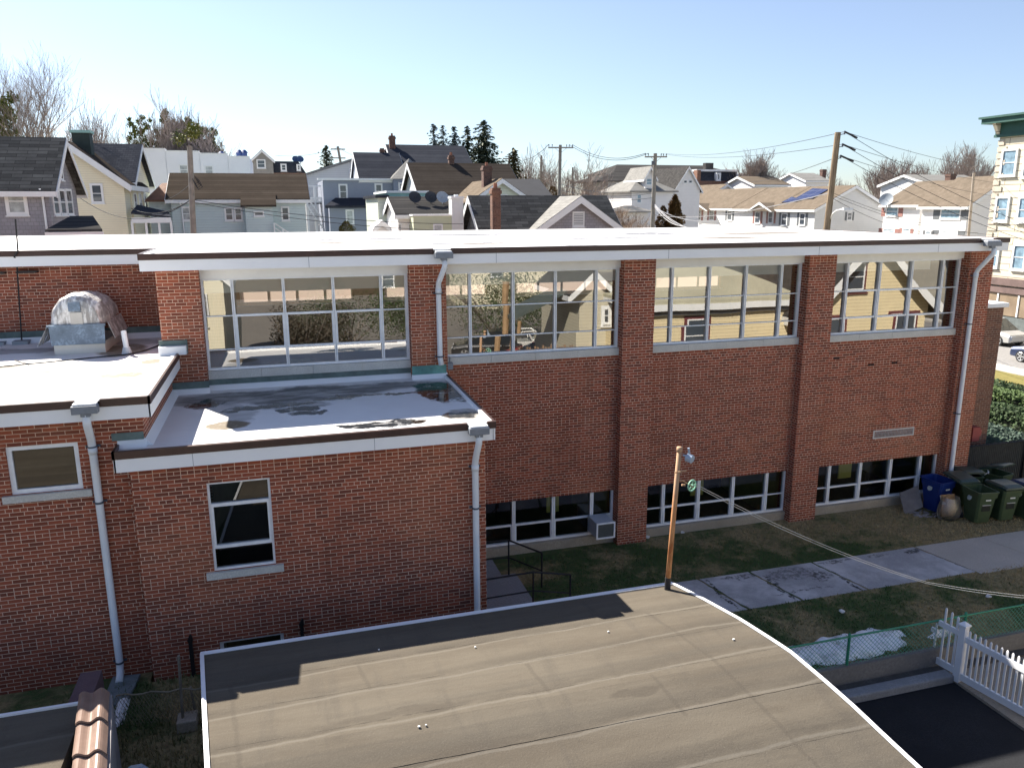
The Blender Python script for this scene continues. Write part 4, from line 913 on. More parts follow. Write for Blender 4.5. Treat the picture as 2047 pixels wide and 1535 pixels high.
# ================================================================ houses beyond the school
def win(root, face, c, a0, a1, z0, z1, fw=.09, pane=None, trim=None, shutters=None, mid=True, name='window', out=.05):
    """a sash window on a wall face: S looks to -y, N to +y, W to -x, E to +x; c is the wall plane"""
    if a0 > a1: a0, a1 = a1, a0
    if z0 > z1: z0, z1 = z1, z0
    def bx(b, u0, u1, d0, d1, w0, w1):
        if face == 'S': b.box(u0, u1, c-d1, c-d0, w0, w1)
        elif face == 'N': b.box(u0, u1, c+d0, c+d1, w0, w1)
        elif face == 'W': b.box(c-d1, c-d0, u0, u1, w0, w1)
        else: b.box(c+d0, c+d1, u0, u1, w0, w1)
    f = MB(); bx(f, a0, a0+fw, -.02, out, z0, z1); bx(f, a1-fw, a1, -.02, out, z0, z1); bx(f, a0+fw, a1-fw, -.02, out, z1-fw, z1); bx(f, a0+fw, a1-fw, -.02, out, z0, z0+fw)
    if mid: zm = (z0+z1)/2; bx(f, a0+fw, a1-fw, -.01, out*.7, zm-.025, zm+.025)
    bx(f, a0-.04, a1+.04, -.02, out+.05, z0-.06, z0-.001)
    o = f.build(name, trim or TRIM, root)
    g = MB(); bx(g, a0+fw, a1-fw, -.02, out*.35, z0+fw, z1-fw); g.build('pane', pane or PANE, o)
    if shutters:
        w_ = (a1-a0)*.34
        for u in (a0-w_-.03, a1+.03):
            b = MB(); bx(b, u, u+w_, -.01, out*.8, z0, z1); b.build('shutter', shutters, root)
    return o
def pwin(root, face, c, l, t, r, b, **k):
    """the same, placed by where the window shows in the photograph, on the wall plane c"""
    f = P if face in 'SN' else PX
    A = f(l, (t+b)/2, c); B = f(r, (t+b)/2, c); T = f((l+r)/2, t, c); D = f((l+r)/2, b, c)
    i = 0 if face in 'SN' else 1
    return win(root, face, c, A[i], B[i], D.z, T.z, **k)
def vol(root, x0, x1, y0, y1, ze, zr, axis, wm, rm, oh=.35, t=.16, z0=-9.4, trim=TRIM, rake=.22):
    """house body with a gable roof; axis is the direction of the ridge"""
    if x0 > x1: x0, x1 = x1, x0
    b = MB()
    if axis == 'x':
        ym = (y0+y1)/2; b.prism([(x0, y0, z0), (x0, y1, z0), (x0, y1, ze), (x0, ym, zr), (x0, y0, ze)], (x1-x0, 0, 0)); half = (y1-y0)/2
    else:
        xm = (x0+x1)/2; b.prism([(x0, y0, z0), (x1, y0, z0), (x1, y0, ze), (xm, y0, zr), (x0, y0, ze)], (0, y1-y0, 0)); half = (x1-x0)/2
    b.build('wall', wm, root)
    s = (zr-ze)/half; e = oh; g = .01
    def prof(k0, k1, ext):   # chevron cross-section (u, z) with thickness k0..k1
        return [(-half-ext, ze-s*ext+k0), (0, zr+k0), (half+ext, ze-s*ext+k0), (half+ext, ze-s*ext+k1), (0, zr+k1), (-half-ext, ze-s*ext+k1)]
    def P3(u, z, w): return (w, ym+u, z) if axis == 'x' else (xm+u, w, z)
    lo, hi = (x0, x1) if axis == 'x' else (y0, y1)
    vec = lambda L: (L, 0, 0) if axis == 'x' else (0, L, 0)
    b = MB(); b.prism([P3(u, z, lo-oh) for u, z in prof(g, g+t, e)], vec(hi-lo+2*oh)); b.build('roof', rm, root)
    if trim:
        b = MB()
        for w_, L in ((lo-oh-.04, .039), (hi+oh+.001, .039)): b.prism([P3(u, z, w_) for u, z in prof(-rake, g+t*.7, e)], vec(L))
        for sgn in (-1, 1):
            u = sgn*(half+e+.03); z = ze-s*e
            q = [P3(u-.03, z-rake*.7, lo-oh), P3(u+.03, z-rake*.7, lo-oh), P3(u+.03, z+t*.6, lo-oh), P3(u-.03, z+t*.6, lo-oh)]; b.prism(q, vec(hi-lo+2*oh))
        b.build('trim', trim, root)
def flat(root, x0, x1, y0, y1, zt, wm, rm=None, cap=.25, z0=-9.4, capm=TRIM):
    MB().box(x0, x1, y0, y1, z0, zt).build('wall', wm, root)
    MB().box(x0-.06, x1+.06, y0-.06, y1+.06, zt+.001, zt+cap).build('roof', rm or capm, root)
def hip(root, x0, x1, y0, y1, ze, zr, rm, oh=.4, k=None):
    x0 -= oh; x1 += oh; y0 -= oh; y1 += oh; w_, d = x1-x0, y1-y0; k = min(w_, d)/2 if k is None else k
    if w_ >= d: a, b_ = (x0+k, (y0+y1)/2), (x1-k, (y0+y1)/2)
    else: a, b_ = ((x0+x1)/2, y0+k), ((x0+x1)/2, y1-k)
    b = MB(); b.v = [(x0,y0,ze),(x1,y0,ze),(x1,y1,ze),(x0,y1,ze),(a[0],a[1],zr),(b_[0],b_[1],zr)]
    if w_ >= d: b.f = [(0,1,5,4),(1,2,5),(2,3,4,5),(3,0,4)]
    else: b.f = [(0,1,4),(1,2,5,4),(2,3,5),(3,0,4,5)]
    n = 6; b.v += [(x0,y0,ze-.15),(x1,y0,ze-.15),(x1,y1,ze-.15),(x0,y1,ze-.15)]; b.f += [(9,8,7,6),(0,6,7,1),(1,7,8,2),(2,8,9,3),(3,9,6,0)]
    return b.build('roof', rm, root)
def chim(root, x, y, z0, z1, w_=.6, d=.6, pots=1, m=None, flare=True):
    b = MB().box(x-w_/2, x+w_/2, y-d/2, y+d/2, z0, z1)
    if flare: b.box(x-w_/2-.06, x+w_/2+.06, y-d/2-.06, y+d/2+.06, z1-.35, z1-.15)
    o = b.build('chimney', m or BRC, root)
    for i in range(pots):
        c_ = x+(i-(pots-1)/2)*.35; MB().tube((c_, y, z1), (c_, y, z1+.28), .13, .11, 10).build('chimney_pot', M('clay_pot', (.3, .13, .08), .8), o)
def house(name, lab, x, y, cat='house', group=None): return tag(empty(name, (x, y, -9.4)), lab, cat, group)

GREYSH = shingle_mat('grey_wall_shingle', (.27, .265, .29), (.33, .325, .35), .25, .18, (.18, .175, .19))
SLATE = shingle_mat('dark_asphalt_shingle', (.042, .041, .041), (.08, .077, .074), .35, .15, (.02, .02, .022))
NAVY = shingle_mat('blue_black_shingle', (.038, .041, .05), (.064, .068, .078), .35, .15, (.02, .02, .03))
STRIPE = shingle_mat('streaked_grey_shingle', (.04, .04, .04), (.12, .12, .115), .9, .17, (.012, .012, .012))
BRNR = shingle_mat('brown_shingle', (.052, .043, .035), (.085, .071, .058), .35, .16, (.045, .03, .022))
DBRNR = shingle_mat('dark_brown_shingle', (.042, .035, .03), (.07, .06, .052), .35, .16, (.03, .025, .02))
TANR = shingle_mat('tan_shingle', (.13, .108, .084), (.175, .145, .115), .4, .16, (.11, .08, .055))
PALER = shingle_mat('pale_grey_shingle', (.2, .195, .185), (.27, .265, .25), .4, .16, (.15, .15, .14))
YELS = siding_mat('cream_siding', (.8, .74, .56), .15, .75); YELW = siding_mat('yellow_clapboard', (.8, .68, .44), .17, .5)
BLUS = siding_mat('pale_blue_siding', (.52, .62, .64), .2, .78); SLTS = siding_mat('slate_blue_siding', (.26, .29, .36), .16, .88)
WHTS = siding_mat('white_siding', (.8, .79, .78), .2, .84); GRYS = siding_mat('light_grey_siding', (.64, .65, .65), .22, .8)
GRNS = siding_mat('pale_green_siding', (.62, .67, .56), .22, .82); TEAL = M('teal_wall', (.25, .42, .41), .8, .1, 1)
SAGE = M('sage_wall', (.5, .53, .38), .8, .08, 1)
MAROON = M('maroon_trim', (.13, .04, .045), .5, .1); SHUTP = M('dusty_red_shutter', (.3, .15, .13), .6, .1); SHUTG = M('grey_shutter', (.12, .13, .14), .6, .1)

# H1 grey shingled house, far left
y0 = 44.0; xr = P(98, 400, y0).x; ze = P(60, 372, y0).z; yb = PX(154, 400, xr).y
zr = P(60, 281, (y0+yb)/2).z
h = house('shingled_house', 'grey shingled house with a striped dark roof at the left edge', -16, y0)
vol(h, -24, xr, y0, yb, ze, zr, 'x', GREYSH, STRIPE, .45)
pwin(h, 'S', y0, 10, 374, 55, 431, fw=.16, pane=PANEL_)
for l in (105, 118.5, 132): pwin(h, 'E', xr, l, 378, l+12, 431, fw=.12)
win(h, 'E', xr, (y0+yb)/2-.35, (y0+yb)/2+.35, ze+.35, ze+1.5, fw=.1)
p = P(84, 376, y0); q = P(99, 468, y0-.1)
MB().path([(p.x, y0-.4, ze-.15), (p.x, y0-.12, ze-.55), (p.x, y0-.1, -6)], .05, 8).build('downpipe', PVC, h)
q0 = P(112, 468, 42.5); q1 = P(205, 468, 42.5)
b = MB().prism([(q0.x-.2, 41.5, q0.z+.12), (q1.x+.2, 41.5, q0.z+.12), (q1.x-.6, 43.9, q0.z+.72), (q0.x+.4, 43.9, q0.z+.72)], (0, 0, .1)); b.build('porch_roof', SLATE, h)
b = MB().box(q0.x-.2, q1.x+.25, 41.4, 41.5, q0.z-.08, q0.z+.11)
for i in range(8): x_ = q0.x+(q1.x-q0.x)*i/7; b.box(x_-.05, x_+.05, 41.45, 41.55, -9, q0.z-.08)
b.build('porch_frame', TRIM, h)
# H2 cream house with two wings
y0 = 60.0; xr = P(250, 400, y0).x; xa = P(133, 283, y0).x; ze = P(250, 362, y0).z; zr = P(133, 286, y0).z
h = house('cream_house', 'cream clapboard house with a steep gable and a black chimney cap', xa, y0)
vol(h, 2*xa-xr, xr, y0, 67, ze, zr, 'y', YELS, DBRNR, .5, rake=.35)
pwin(h, 'S', y0, 181, 367, 207, 407, fw=.14)
xe = P(263, 400, 62.0).x; z2 = P(225, 292, 66.5).z; ze2 = P(262, 361, 62.0).z
vol(h, xa, xe, 62.2, 71, ze2, z2, 'x', YELS, NAVY, .4)
for l, r_ in ((268, 273), (278, 283), (287, 292)): pwin(h, 'E', xe, l, 385, r_, 425, fw=.14)
p = P(164, 298, 62.0); zc = P(164, 266, 62.0).z
MB().box(p.x-.55, p.x+.55, 62, 63, ze+1.0, zc).build('chimney', M('tarred_brick', (.03, .045, .04), .7), h); MB().box(p.x-.65, p.x+.65, 61.9, 63.1, zc+.001, zc+.18).build('chimney_cap', M('pale_green_cap', (.3, .5, .45), .6), h)
p = P(262, 428, 59); q = P(342, 438, 59); r_ = MB().prism([(p.x, 59.0, p.z), (q.x, 59.0, q.z+.05), (q.x-.5, 62, q.z+.35), (p.x, 62, p.z+.5)], (0, 0, .12)); r_.build('porch_roof', NAVY, h)
b = MB().box(p.x, q.x, 58.9, 58.99, q.z-.25, q.z+.1)
for l in (264, 292, 318, 342): x_ = P(l, 450, 59).x; b.box(x_-.07, x_+.07, 59.0, 59.14, -9, q.z-.1)
b.build('porch_frame', TRIM, h)
# H3 long white flat-roofed block with stepped parapet
y0 = 85.0; h = house('white_block', 'long blank white building with a stepped parapet behind the cream house', -10, y0, 'building')
WST = M('white_stucco', (.78, .79, .82), .8, .05, .4)
xs = [272, 330, 398, 455, 499]; ts = [298, 303, 308, 314]
b = MB()
for i in range(4): A = P(xs[i], ts[i], y0); B = P(xs[i+1], ts[i], y0); b.box(A.x, B.x, y0, 97, -9.4, A.z)
b.build('wall', WST, h); b = MB()
for i in range(4): A = P(xs[i], ts[i], y0); B = P(xs[i+1], ts[i], y0); b.box(A.x, B.x-.001, y0-.08, y0+.35, A.z+.001, A.z+.1)
b.build('coping', TRIM, h)
pwin(h, 'S', y0, 358, 329, 377, 350, fw=.12, pane=PANEL_); pwin(h, 'S', y0, 409, 331, 427, 350, fw=.12, pane=PANEL_)
for px in (443, 478, 488):
    p = P(px, 306 if px > 450 else 309, 88); MB().tube((p.x, 88, p.z-.9), (p.x, 88, p.z), .3, .3, 10).tube((p.x, 88, p.z), (p.x, 88, p.z+.3), .42, .15, 10).build('roof_vent', M('blue_vent', (.05, .09, .25), .5), h)
# H4 pale blue long house
y0 = 66.0; xl = P(344, 430, y0).x; xr = P(612, 430, y0).x; ze = P(450, 398, y0).z; zr = P(470, 351, 70).z
h = house('blue_house', 'long pale blue house under a single brown shingle roof', (xl+xr)/2, y0)
vol(h, xl, xr, y0, 74, ze, zr, 'x', BLUS, BRNR, .35)
a, b_ = P(490, 420, 64.8), P(545, 420, 64.8)
MB().box(a.x, b_.x, 64.8, y0-.001, -9.4, P(515, 414, 64.8).z).build('bay', BLUS, h)
MB().prism([(a.x-.3, 64.4, P(515, 414, 64.8).z), (b_.x+.3, 64.4, P(515, 414, 64.8).z), (b_.x+.3, y0+.3, ze+.25), (a.x-.3, y0+.3, ze+.25)], (0, 0, .15)).build('bay_roof', BRNR, h)
pwin(h, 'S', y0, 449, 415, 467, 442, fw=.12); pwin(h, 'S', y0, 468, 415, 485, 442, fw=.12); pwin(h, 'S', y0, 363, 413, 382, 442, fw=.12, pane=PANEL_)
pwin(h, 'S', 64.8, 507, 422, 528, 433, fw=.1, mid=False); pwin(h, 'S', y0, 562, 413, 579, 442, fw=.12)
x3 = P(300, 430, 67).x; zl = P(320, 404, 67).z; MB().box(x3, xl-.001, 67, 73, -9.4, zl).build('side_wing', BLUS, h)
MB().prism([(x3-.2, 66.6, zl), (xl, 66.6, zl), (xl, 70, zr-.7), (xl-1.0, 70, zr-.8)], (0, 0, .15)).build('side_roof', M('rust_brown_shingle', (.17, .09, .06), .9, .2, 2), h)
p = P(358, 400, 65.5); MB().path([(p.x, 65.55, ze-.2), (p.x+.1, 65.9, ze-.6), (p.x+.1, 65.9, -9)], .05, 8).build('downpipe', PVC, h)
b = MB(); A = P(548, 446, 64.5); B = P(567, 465, 64.5)
for k in (0, .35, .7): b.tube((A.x, 64.5, A.z-k), (B.x+1.2, 64.5, B.z-.6-k), .05, n=4)
for i in range(4): x_ = A.x+(B.x+1.2-A.x)*i/3; b.box(x_-.05, x_+.05, 64.45, 64.55, -9, A.z-(A.z-B.z+.6)*i/3)
b.build('stair_rail', TRIM, h)
# dishes
DISH = M('dark_dish', (.03, .032, .035), .4); DISHG = M('grey_dish', (.3, .34, .38), .4)
def dish(root, p, r_, m, face=Vector((.1, -1, .5)), foot=.9):
    f = face.normalized(); u = f.orthogonal().normalized(); w_ = f.cross(u); rings = []
    for k in range(5): rr_ = r_*k/4+.001; d = .18*r_*(k/4)**2; rings.append([tuple(p+(u*math.cos(i*math.pi/8)+w_*math.sin(i*math.pi/8))*rr_+f*d) for i in range(16)])
    b = MB().loft(rings, caps=False); b.tube(p, p+f*r_*.9-Vector((0, 0, .1)), .015, n=4); b.tube(p-Vector((0, 0, .02)), p-Vector((0, 0, foot)), .03, n=6); b.tube(p-Vector((0, 0, foot*.5)), p+Vector((.3, -.2, -foot-.1)), .02, n=4); b.tube(p-Vector((0, 0, foot*.5)), p+Vector((-.3, -.2, -foot-.1)), .02, n=4)
    return b.build('dish', m, root)
# H5 mansard with dormer far behind
y0 = 115.0; h = house('mansard_house', 'distant dark mansard house with one tall grey dormer tower', 0, y0)
A = P(500, 350, y0); B = P(612, 350, y0); zt = P(560, 322, y0).z; zb = P(560, 346, y0).z
MB().box(A.x, B.x, y0, y0+9, -9.4, zb).build('wall', BRD, h)
x0, x1 = A.x, B.x; mm = MB(); mm.loft([[(x0, y0, zb), (x1, y0, zb), (x1, y0+9, zb), (x0, y0+9, zb)], [(x0+.9, y0+.9, zt), (x1-.9, y0+.9, zt), (x1-.9, y0+8, zt), (x0+.9, y0+8, zt)]]); mm.build('roof', NAVY, h)
vol(h, P(504, 330, y0-.5).x, P(546, 330, y0-.5).x, y0-.5, y0+5, P(525, 321, y0).z, P(525, 302, y0).z, 'y', M('grey_dormer', (.27, .26, .24), .8), NAVY, .2, z0=zb-.5)
pwin(h, 'S', y0-.5, 513, 319, 531, 337, fw=.15, out=.08); pwin(h, 'S', y0-.1, 561, 328, 573, 343, fw=.18, out=.5); pwin(h, 'S', y0-.1, 593, 329, 601, 342, fw=.18, out=.5)
for px in (591, 600): dish(h, P(px, 319, y0+4), .5, M('blue_dish', (.06, .1, .2), .4), foot=.8)
# H6 pale lean gable behind the slate-blue house
y0 = 96.0; h = house('grey_house', 'light grey house showing one long low gable slope', 12, y0)
A = P(608, 352, y0); B = P(706, 322, y0)
b = MB().prism([(A.x, y0, -9.4), (B.x+4, y0, -9.4), (B.x+4, y0, B.z-2), (B.x, y0, B.z), (A.x, y0, A.z)], (0, 9, 0)); b.build('wall', GRYS, h)
b = MB().prism([(A.x-.6, y0-.4, A.z-.2), (B.x, y0-.4, B.z+.03), (B.x+4, y0-.4, B.z-1.95), (B.x+4, y0-.4, B.z-1.7), (B.x, y0-.4, B.z+.3), (A.x-.6, y0-.4, A.z+.05)], (0, 10, 0)); b.build('roof', PALER, h)
pwin(h, 'S', y0, 698, 337, 709, 346, fw=.1, mid=False)
# porch with stairs
pr = house('white_porch', 'two storey white wooden porch and stairs between the blue houses', 6, 86, 'porch')
b = MB(); L = P(613, 400, 86); Rr = P(646, 400, 86)
for px in (614, 630, 646): x_ = P(px, 400, 86).x; b.box(x_-.1, x_+.1, 86, 86.2, -9.4, P(px, 372, 86).z)
for py in (372, 396, 404): z_ = P(630, py, 86).z; b.box(L.x, Rr.x, 86.02, 86.18, z_-.08, z_+.08)
for i in range(18): x_ = L.x+(Rr.x-L.x)*i/17; b.box(x_-.03, x_+.03, 86.05, 86.1, P(630, 404, 86).z, P(630, 396, 86).z)
b.build('frame', TRIM, pr)
MB().box(L.x, Rr.x, 86.2, 89, P(630, 408, 86).z, P(630, 405, 86).z).build('deck', M('dark_deck', (.06, .06, .07), .8), pr)
b = MB(); A = P(612, 408, 85.5); B = P(650, 462, 85.5)
for k in (0, .9): b.tube((A.x, 85.5, A.z+k), (B.x, 85.5, B.z+k), .09, n=4)
for i in range(10): t_ = i/9; b.box(A.x+(B.x-A.x)*t_-.2, A.x+(B.x-A.x)*t_+.2, 85.5, 86.4, A.z+(B.z-A.z)*t_-.04, A.z+(B.z-A.z)*t_+.04)
b.build('stairs', TRIM, pr)
# H7 slate-blue house
y0 = 82.0; xl = P(648, 420, y0).x; xr = P(800, 420, y0).x; ze = P(700, 361, y0).z; zr = P(745, 309, 87.5).z
h = house('slate_blue_house', 'slate blue house with steep navy roofs and a red brick chimney', 12, y0)
MB().box(xl, xr, y0, 92, -9.4, ze).build('wall', SLTS, h)
MB().box(xl-.5, P(795, 360, y0).x, y0-.35, y0+.1, ze+.001, ze+.2).build('trim', TRIM, h)
vol(h, P(716, 340, 85).x, P(800, 340, 85).x, y0+.2, 92, ze+.1, zr, 'x', TRIM, NAVY, .25, z0=ze-.5)
xb0 = P(779, 320, 90).x; xb1 = P(925, 320, 90).x
vol(h, xb0, xb1, y0+1.4, 98, P(800, 356, 83).z, P(840, 293, 90.5).z, 'x', TRIM, NAVY, .3, z0=ze-.8)
c = P(822, 358, 81); a_ = P(822, 316, 81)
b = MB(); n = 8; ring = [(c.x+1.9*math.cos(i*math.pi/4+.39), 82+1.9*math.sin(i*math.pi/4+.39)) for i in range(8)]
b.loft([[(x_, y_, -9.4) for x_, y_ in ring], [(x_, y_, c.z) for x_, y_ in ring]]); b.build('turret', SLTS, h)
b = MB(); b.loft([[(c.x+(x_-c.x)*1.15, 82+(y_-82)*1.15, c.z) for x_, y_ in ring], [(c.x+(x_-c.x)*.01, 82+(y_-82)*.01, a_.z) for x_, y_ in ring]]); b.build('turret_roof', PALER, h)
pwin(h, 'S', y0, 677, 368, 695, 399, fw=.16); pwin(h, 'S', y0, 749, 367, 765, 397, fw=.16); pwin(h, 'S', 80.2, 797, 365, 813, 381, fw=.16); pwin(h, 'S', y0, 691, 418, 708, 452, fw=.16, pane=PANEL_)
z_ = P(700, 414, 79.5).z; A = P(650, 414, 79.5).x; B = P(756, 414, 79.5).x
MB().box(A+.4, B, 79.8, y0-.001, -9.4, z_).build('lower_wall', SLTS, h); pwin(h, 'S', 79.8, 691, 419, 708, 450, fw=.16, pane=PANEL_)
MB().prism([(A, 79.4, z_), (B, 79.4, z_), (B, y0, z_+.75), (A+1.2, y0, z_+.75)], (0, 0, .14)).box(A, B, 79.3, 79.39, z_-.1, z_+.1).build('lower_roof', NAVY, h)
p = P(784, 292, 90); chim(h, p.x, 90, p.z-1, P(784, 272, 90).z, .65, .65); p = P(764, 309, 87.5); chim(h, p.x, 87.5, p.z-1, P(764, 297, 87.5).z, .45, .45, 0)
# H8 brown-roofed house
y0 = 70.0; xl = P(838, 380, y0).x; xr = P(1004, 380, 76).x; ze = P(900, 388, y0).z; zr = P(900, 330, 75).z
h = house('brown_roofed_house', 'house under a big plain dark brown roof with a white gable end', 20, y0)
vol(h, P(824, 380, 75).x, xr, y0, 80, ze, zr, 'x', GRYS, DBRNR, .4, rake=.3)
p = P(902, 331, 75); chim(h, p.x, 75, p.z-1, P(902, 311, 75).z, .5, .5)
p = P(832, 388, 71); 
# H9 pale green gable house
y0 = 62.0; xa = P(1002, 361, y0).x; zr = P(1002, 361, y0).z; xr = P(1047, 392, y0).x; ze = P(1047, 393, y0).z
h = house('pale_green_house', 'pale green gable house with a sunlit tan roof slope and tall brick chimney', xa, y0)
vol(h, 2*xa-xr, xr, y0, 72, ze, zr, 'y', GRNS, TANR, .4)
z_ = P(980, 408, 63).z; MB().prism([(P(922, 410, 62.5).x, 62.3, P(922, 412, 62.5).z), (2*xa-xr-.3, 62.3, ze-.1), (2*xa-xr+.6, 71, ze+.5), (P(950, 405, 70).x, 71, ze-.4)], (0, 0, .12)).build('low_roof', TANR, h)
pwin(h, 'S', y0, 998, 389, 1014, 393, fw=.05, mid=False)
p = P(973, 372, 64); chim(h, p.x, 64, p.z-1.2, P(973, 332, 64).z, .7, .7)
vol(h, xr-.6, P(1072, 380, 68).x, 64.5, 71.5, ze, P(1045, 362, 68).z, 'x', GRNS, M('black_roofing', (.022, .024, .03), .8, .2, 1), .25)
# H10 teal block, white house with dishes, sage box and stack
y0 = 60.0; h = house('teal_block', 'flat roofed teal building with a white cornice, partly hidden', 13, y0, 'building')
A = P(776, 386, y0); B = P(853, 386, y0); MB().box(A.x, B.x, y0, 68, -9.4, A.z).build('wall', TEAL, h); MB().box(A.x-.15, B.x+.15, y0-.15, 68, A.z+.001, A.z+.16).build('cornice', TRIM, h)
A2 = P(755, 396, 58); MB().box(A2.x, P(776, 396, 58).x, 58, 66, -9.4, A2.z).build('side_wall', GRNS, h); MB().box(A2.x-.2, P(777, 396, 58).x, 57.7, 66, A2.z+.001, A2.z+.2).build('side_roof', NAVY, h)
y0 = 52.0; ze = P(840, 430, y0).z; zr = P(850, 398, 55).z; xl = P(797, 440, y0).x; xr = P(902, 440, y0).x
h = house('white_cottage', 'small white clapboard house whose dark roof carries three satellite dishes', 12, y0)
vol(h, xl, xr, y0, 58, ze, zr, 'x', WHTS, SLATE, .25)
for px, m_ in ((829, DISH), (861, DISH), (884, DISHG)): p = P(px, 395, 53.6); dish(h, p, .42, m_, foot=.75)
for l in (796, 816): pwin(h, 'S', y0, l, 447, l+7, 470, fw=.08)
A = P(826, 430, 50.5); B = P(903, 430, 50.5)
h = house('sage_annex', 'flat sage green annex with a pale coping in front of the dish covered roof', 14, 50.5, 'building')
flat(h, A.x, B.x, 50.5, y0-.02, P(860, 432, 50.5).z, SAGE, cap=.1); pwin(h, 'S', 50.5, 866, 448, 885, 466, fw=.08, mid=False, pane=PANEL_)
A = P(903, 400, 50.3); B = P(926, 400, 50.3)
h = house('white_stack', 'broad white rendered chimney stack rising beside the sage annex', A.x, 50.3, 'chimney')
MB().box(A.x, B.x, 50.3, 51.2, -9.4, P(914, 397, 50.3).z).build('shaft', M('white_render', (.66, .67, .66), .7, .06, 2), h); MB().box(A.x-.05, B.x+.05, 50.25, 51.25, P(914, 397, 50.3).z+.001, P(914, 393, 50.3).z).tube(((A.x+B.x)/2, 50.7, P(914, 393, 50.3).z), ((A.x+B.x)/2, 50.7, P(914, 389, 50.3).z), .15, n=8).build('cap', TRIM, h)
h = house('grey_shed', 'small white porch gable just showing above the school roof', 9, 56, 'shed')
A = P(752, 455, 56); vol(h, A.x, P(776, 455, 56).x, 56, 58, A.z, P(764, 445, 56).z, 'y', WHTS, TRIM, .2)
# H11 grey shingle house with cross gable, close behind the school
y0 = 47.0; xa = P(1158, 397, y0).x; zr = P(1158, 397, y0).z; xl = P(1070, 462, y0).x; ze = P(1070, 462, y0).z; 
h = house('grey_gable_house', 'grey shingled house with a louvred front gable and a brown brick chimney', xa-3, y0)
vol(h, xl, 2*xa-xl, y0, 53, ze, zr, 'y', GREYSH, PALER, .35, rake=.3)
A = P(937, 400, 50.5); zr2 = P(1040, 396, 50.5).z; xl2 = P(955, 440, 48.3).x
vol(h, P(952, 430, 50.5).x, P(1200, 420, 50.5).x, 47.7, 53.6, P(1000, 462, 47.7).z-.25, zr2, 'x', GREYSH, STRIPE, .5, rake=.3)
l = win(h, 'S', y0, P(1144, 440, y0).x, P(1168, 440, y0).x, P(1156, 454, y0).z, P(1156, 423, y0).z, fw=.09, mid=False, name='louvre_vent', pane=M('vent_dark', (.2, .21, .23), .7))
b = MB(); za, zb_ = P(1156, 451, y0).z, P(1156, 426, y0).z
for i in range(8): z_ = za+(zb_-za)*i/7.5; b.box(P(1146, 440, y0).x, P(1166, 440, y0).x, y0-.05, y0-.018, z_, z_+.055)
b.build('slat', TRIM, l)
p = P(990, 462, 47.0); chim(h, p.x, 46.9, -9, P(990, 376, 47.0).z, .52, .52, 1)
# flue cowl
# small dark conifer bush etc come later
# H12 far grey apartments
y0 = 132.0; h = house('grey_apartments', 'distant grey apartment building with a dark hipped roof', 60, y0, 'building')
A = P(1215, 370, y0); B = P(1330, 370, y0); ze = P(1260, 362, y0).z; MB().box(A.x, B.x, y0, y0+12, -9.4, ze).build('wall', M('taupe_siding', (.27, .26, .25), .8), h)
hip(h, A.x-2, B.x+2, y0, y0+12, ze, P(1260, 343, y0+6).z, SLATE)
for l in (1232, 1252): pwin(h, 'S', y0, l, 366, l+9, 377, fw=.2, pane=PANEB)
h = house('dark_roofed_block', 'distant building with a long dark roof behind the grey apartments', 70, 150, 'building')
A = P(1228, 345, 150); B = P(1470, 345, 150); MB().box(A.x, B.x, 150, 164, -9.4, P(1300, 346, 150).z).build('wall', MATS['taupe_siding'], h); hip(h, A.x, B.x, 150, 164, P(1300, 346, 150).z, P(1300, 330, 157).z, SLATE, k=4)
# H13 white victorian
y0 = 98.0; h = house('white_victorian', 'white house with a gabled dormer tower, pale roof and porch behind the crossarm pole', 50, y0)
A = P(1262, 420, y0); B = P(1345, 420, y0); ze = P(1300, 382, y0).z
MB().box(A.x, B.x, y0, y0+10, -9.4, ze).build('wall', WHTS, h)
hip(h, A.x, B.x, y0, y0+10, ze, P(1335, 352, y0+5).z, PALER, .5, k=4.6)
vol(h, P(1288, 360, y0+.5).x, P(1306, 360, y0+.5).x, y0+.2, y0+6, P(1297, 352, y0).z, P(1297, 335, y0).z, 'y', WHTS, PALER, .35, z0=ze)
pwin(h, 'S', y0+.2, 1291, 356, 1304, 371, fw=.14, pane=PANEB)
for l in (1272, 1300): pwin(h, 'S', y0, l, 388, l+11, 407, fw=.16, pane=PANEB)
vol(h, P(1342, 380, y0+3).x, P(1392, 380, y0+3).x, y0+2, y0+12, P(1360, 378, y0+2).z, P(1365, 335, y0+2).z, 'y', WHTS, SLATE, .3)
pwin(h, 'S', y0+2, 1366, 360, 1374, 367, fw=.1, mid=False); pwin(h, 'S', y0+2, 1376, 360, 1384, 367, fw=.1, mid=False)
z_ = P(1270, 423, y0-4).z; A = P(1232, 423, y0-4).x; B = P(1303, 423, y0-4).x; hip(h, A, B, y0-4, y0-.2, z_, P(1270, 411, y0-2).z, PALER, .3)
MB().box(A+.3, B-.3, y0-3.5, y0-.01, -9.4, z_-.15).build('lower_wall', WHTS, h)
for l in (1240, 1253, 1268): pwin(h, 'S', y0-3.5, l, 430, l+6, 445, fw=.1)
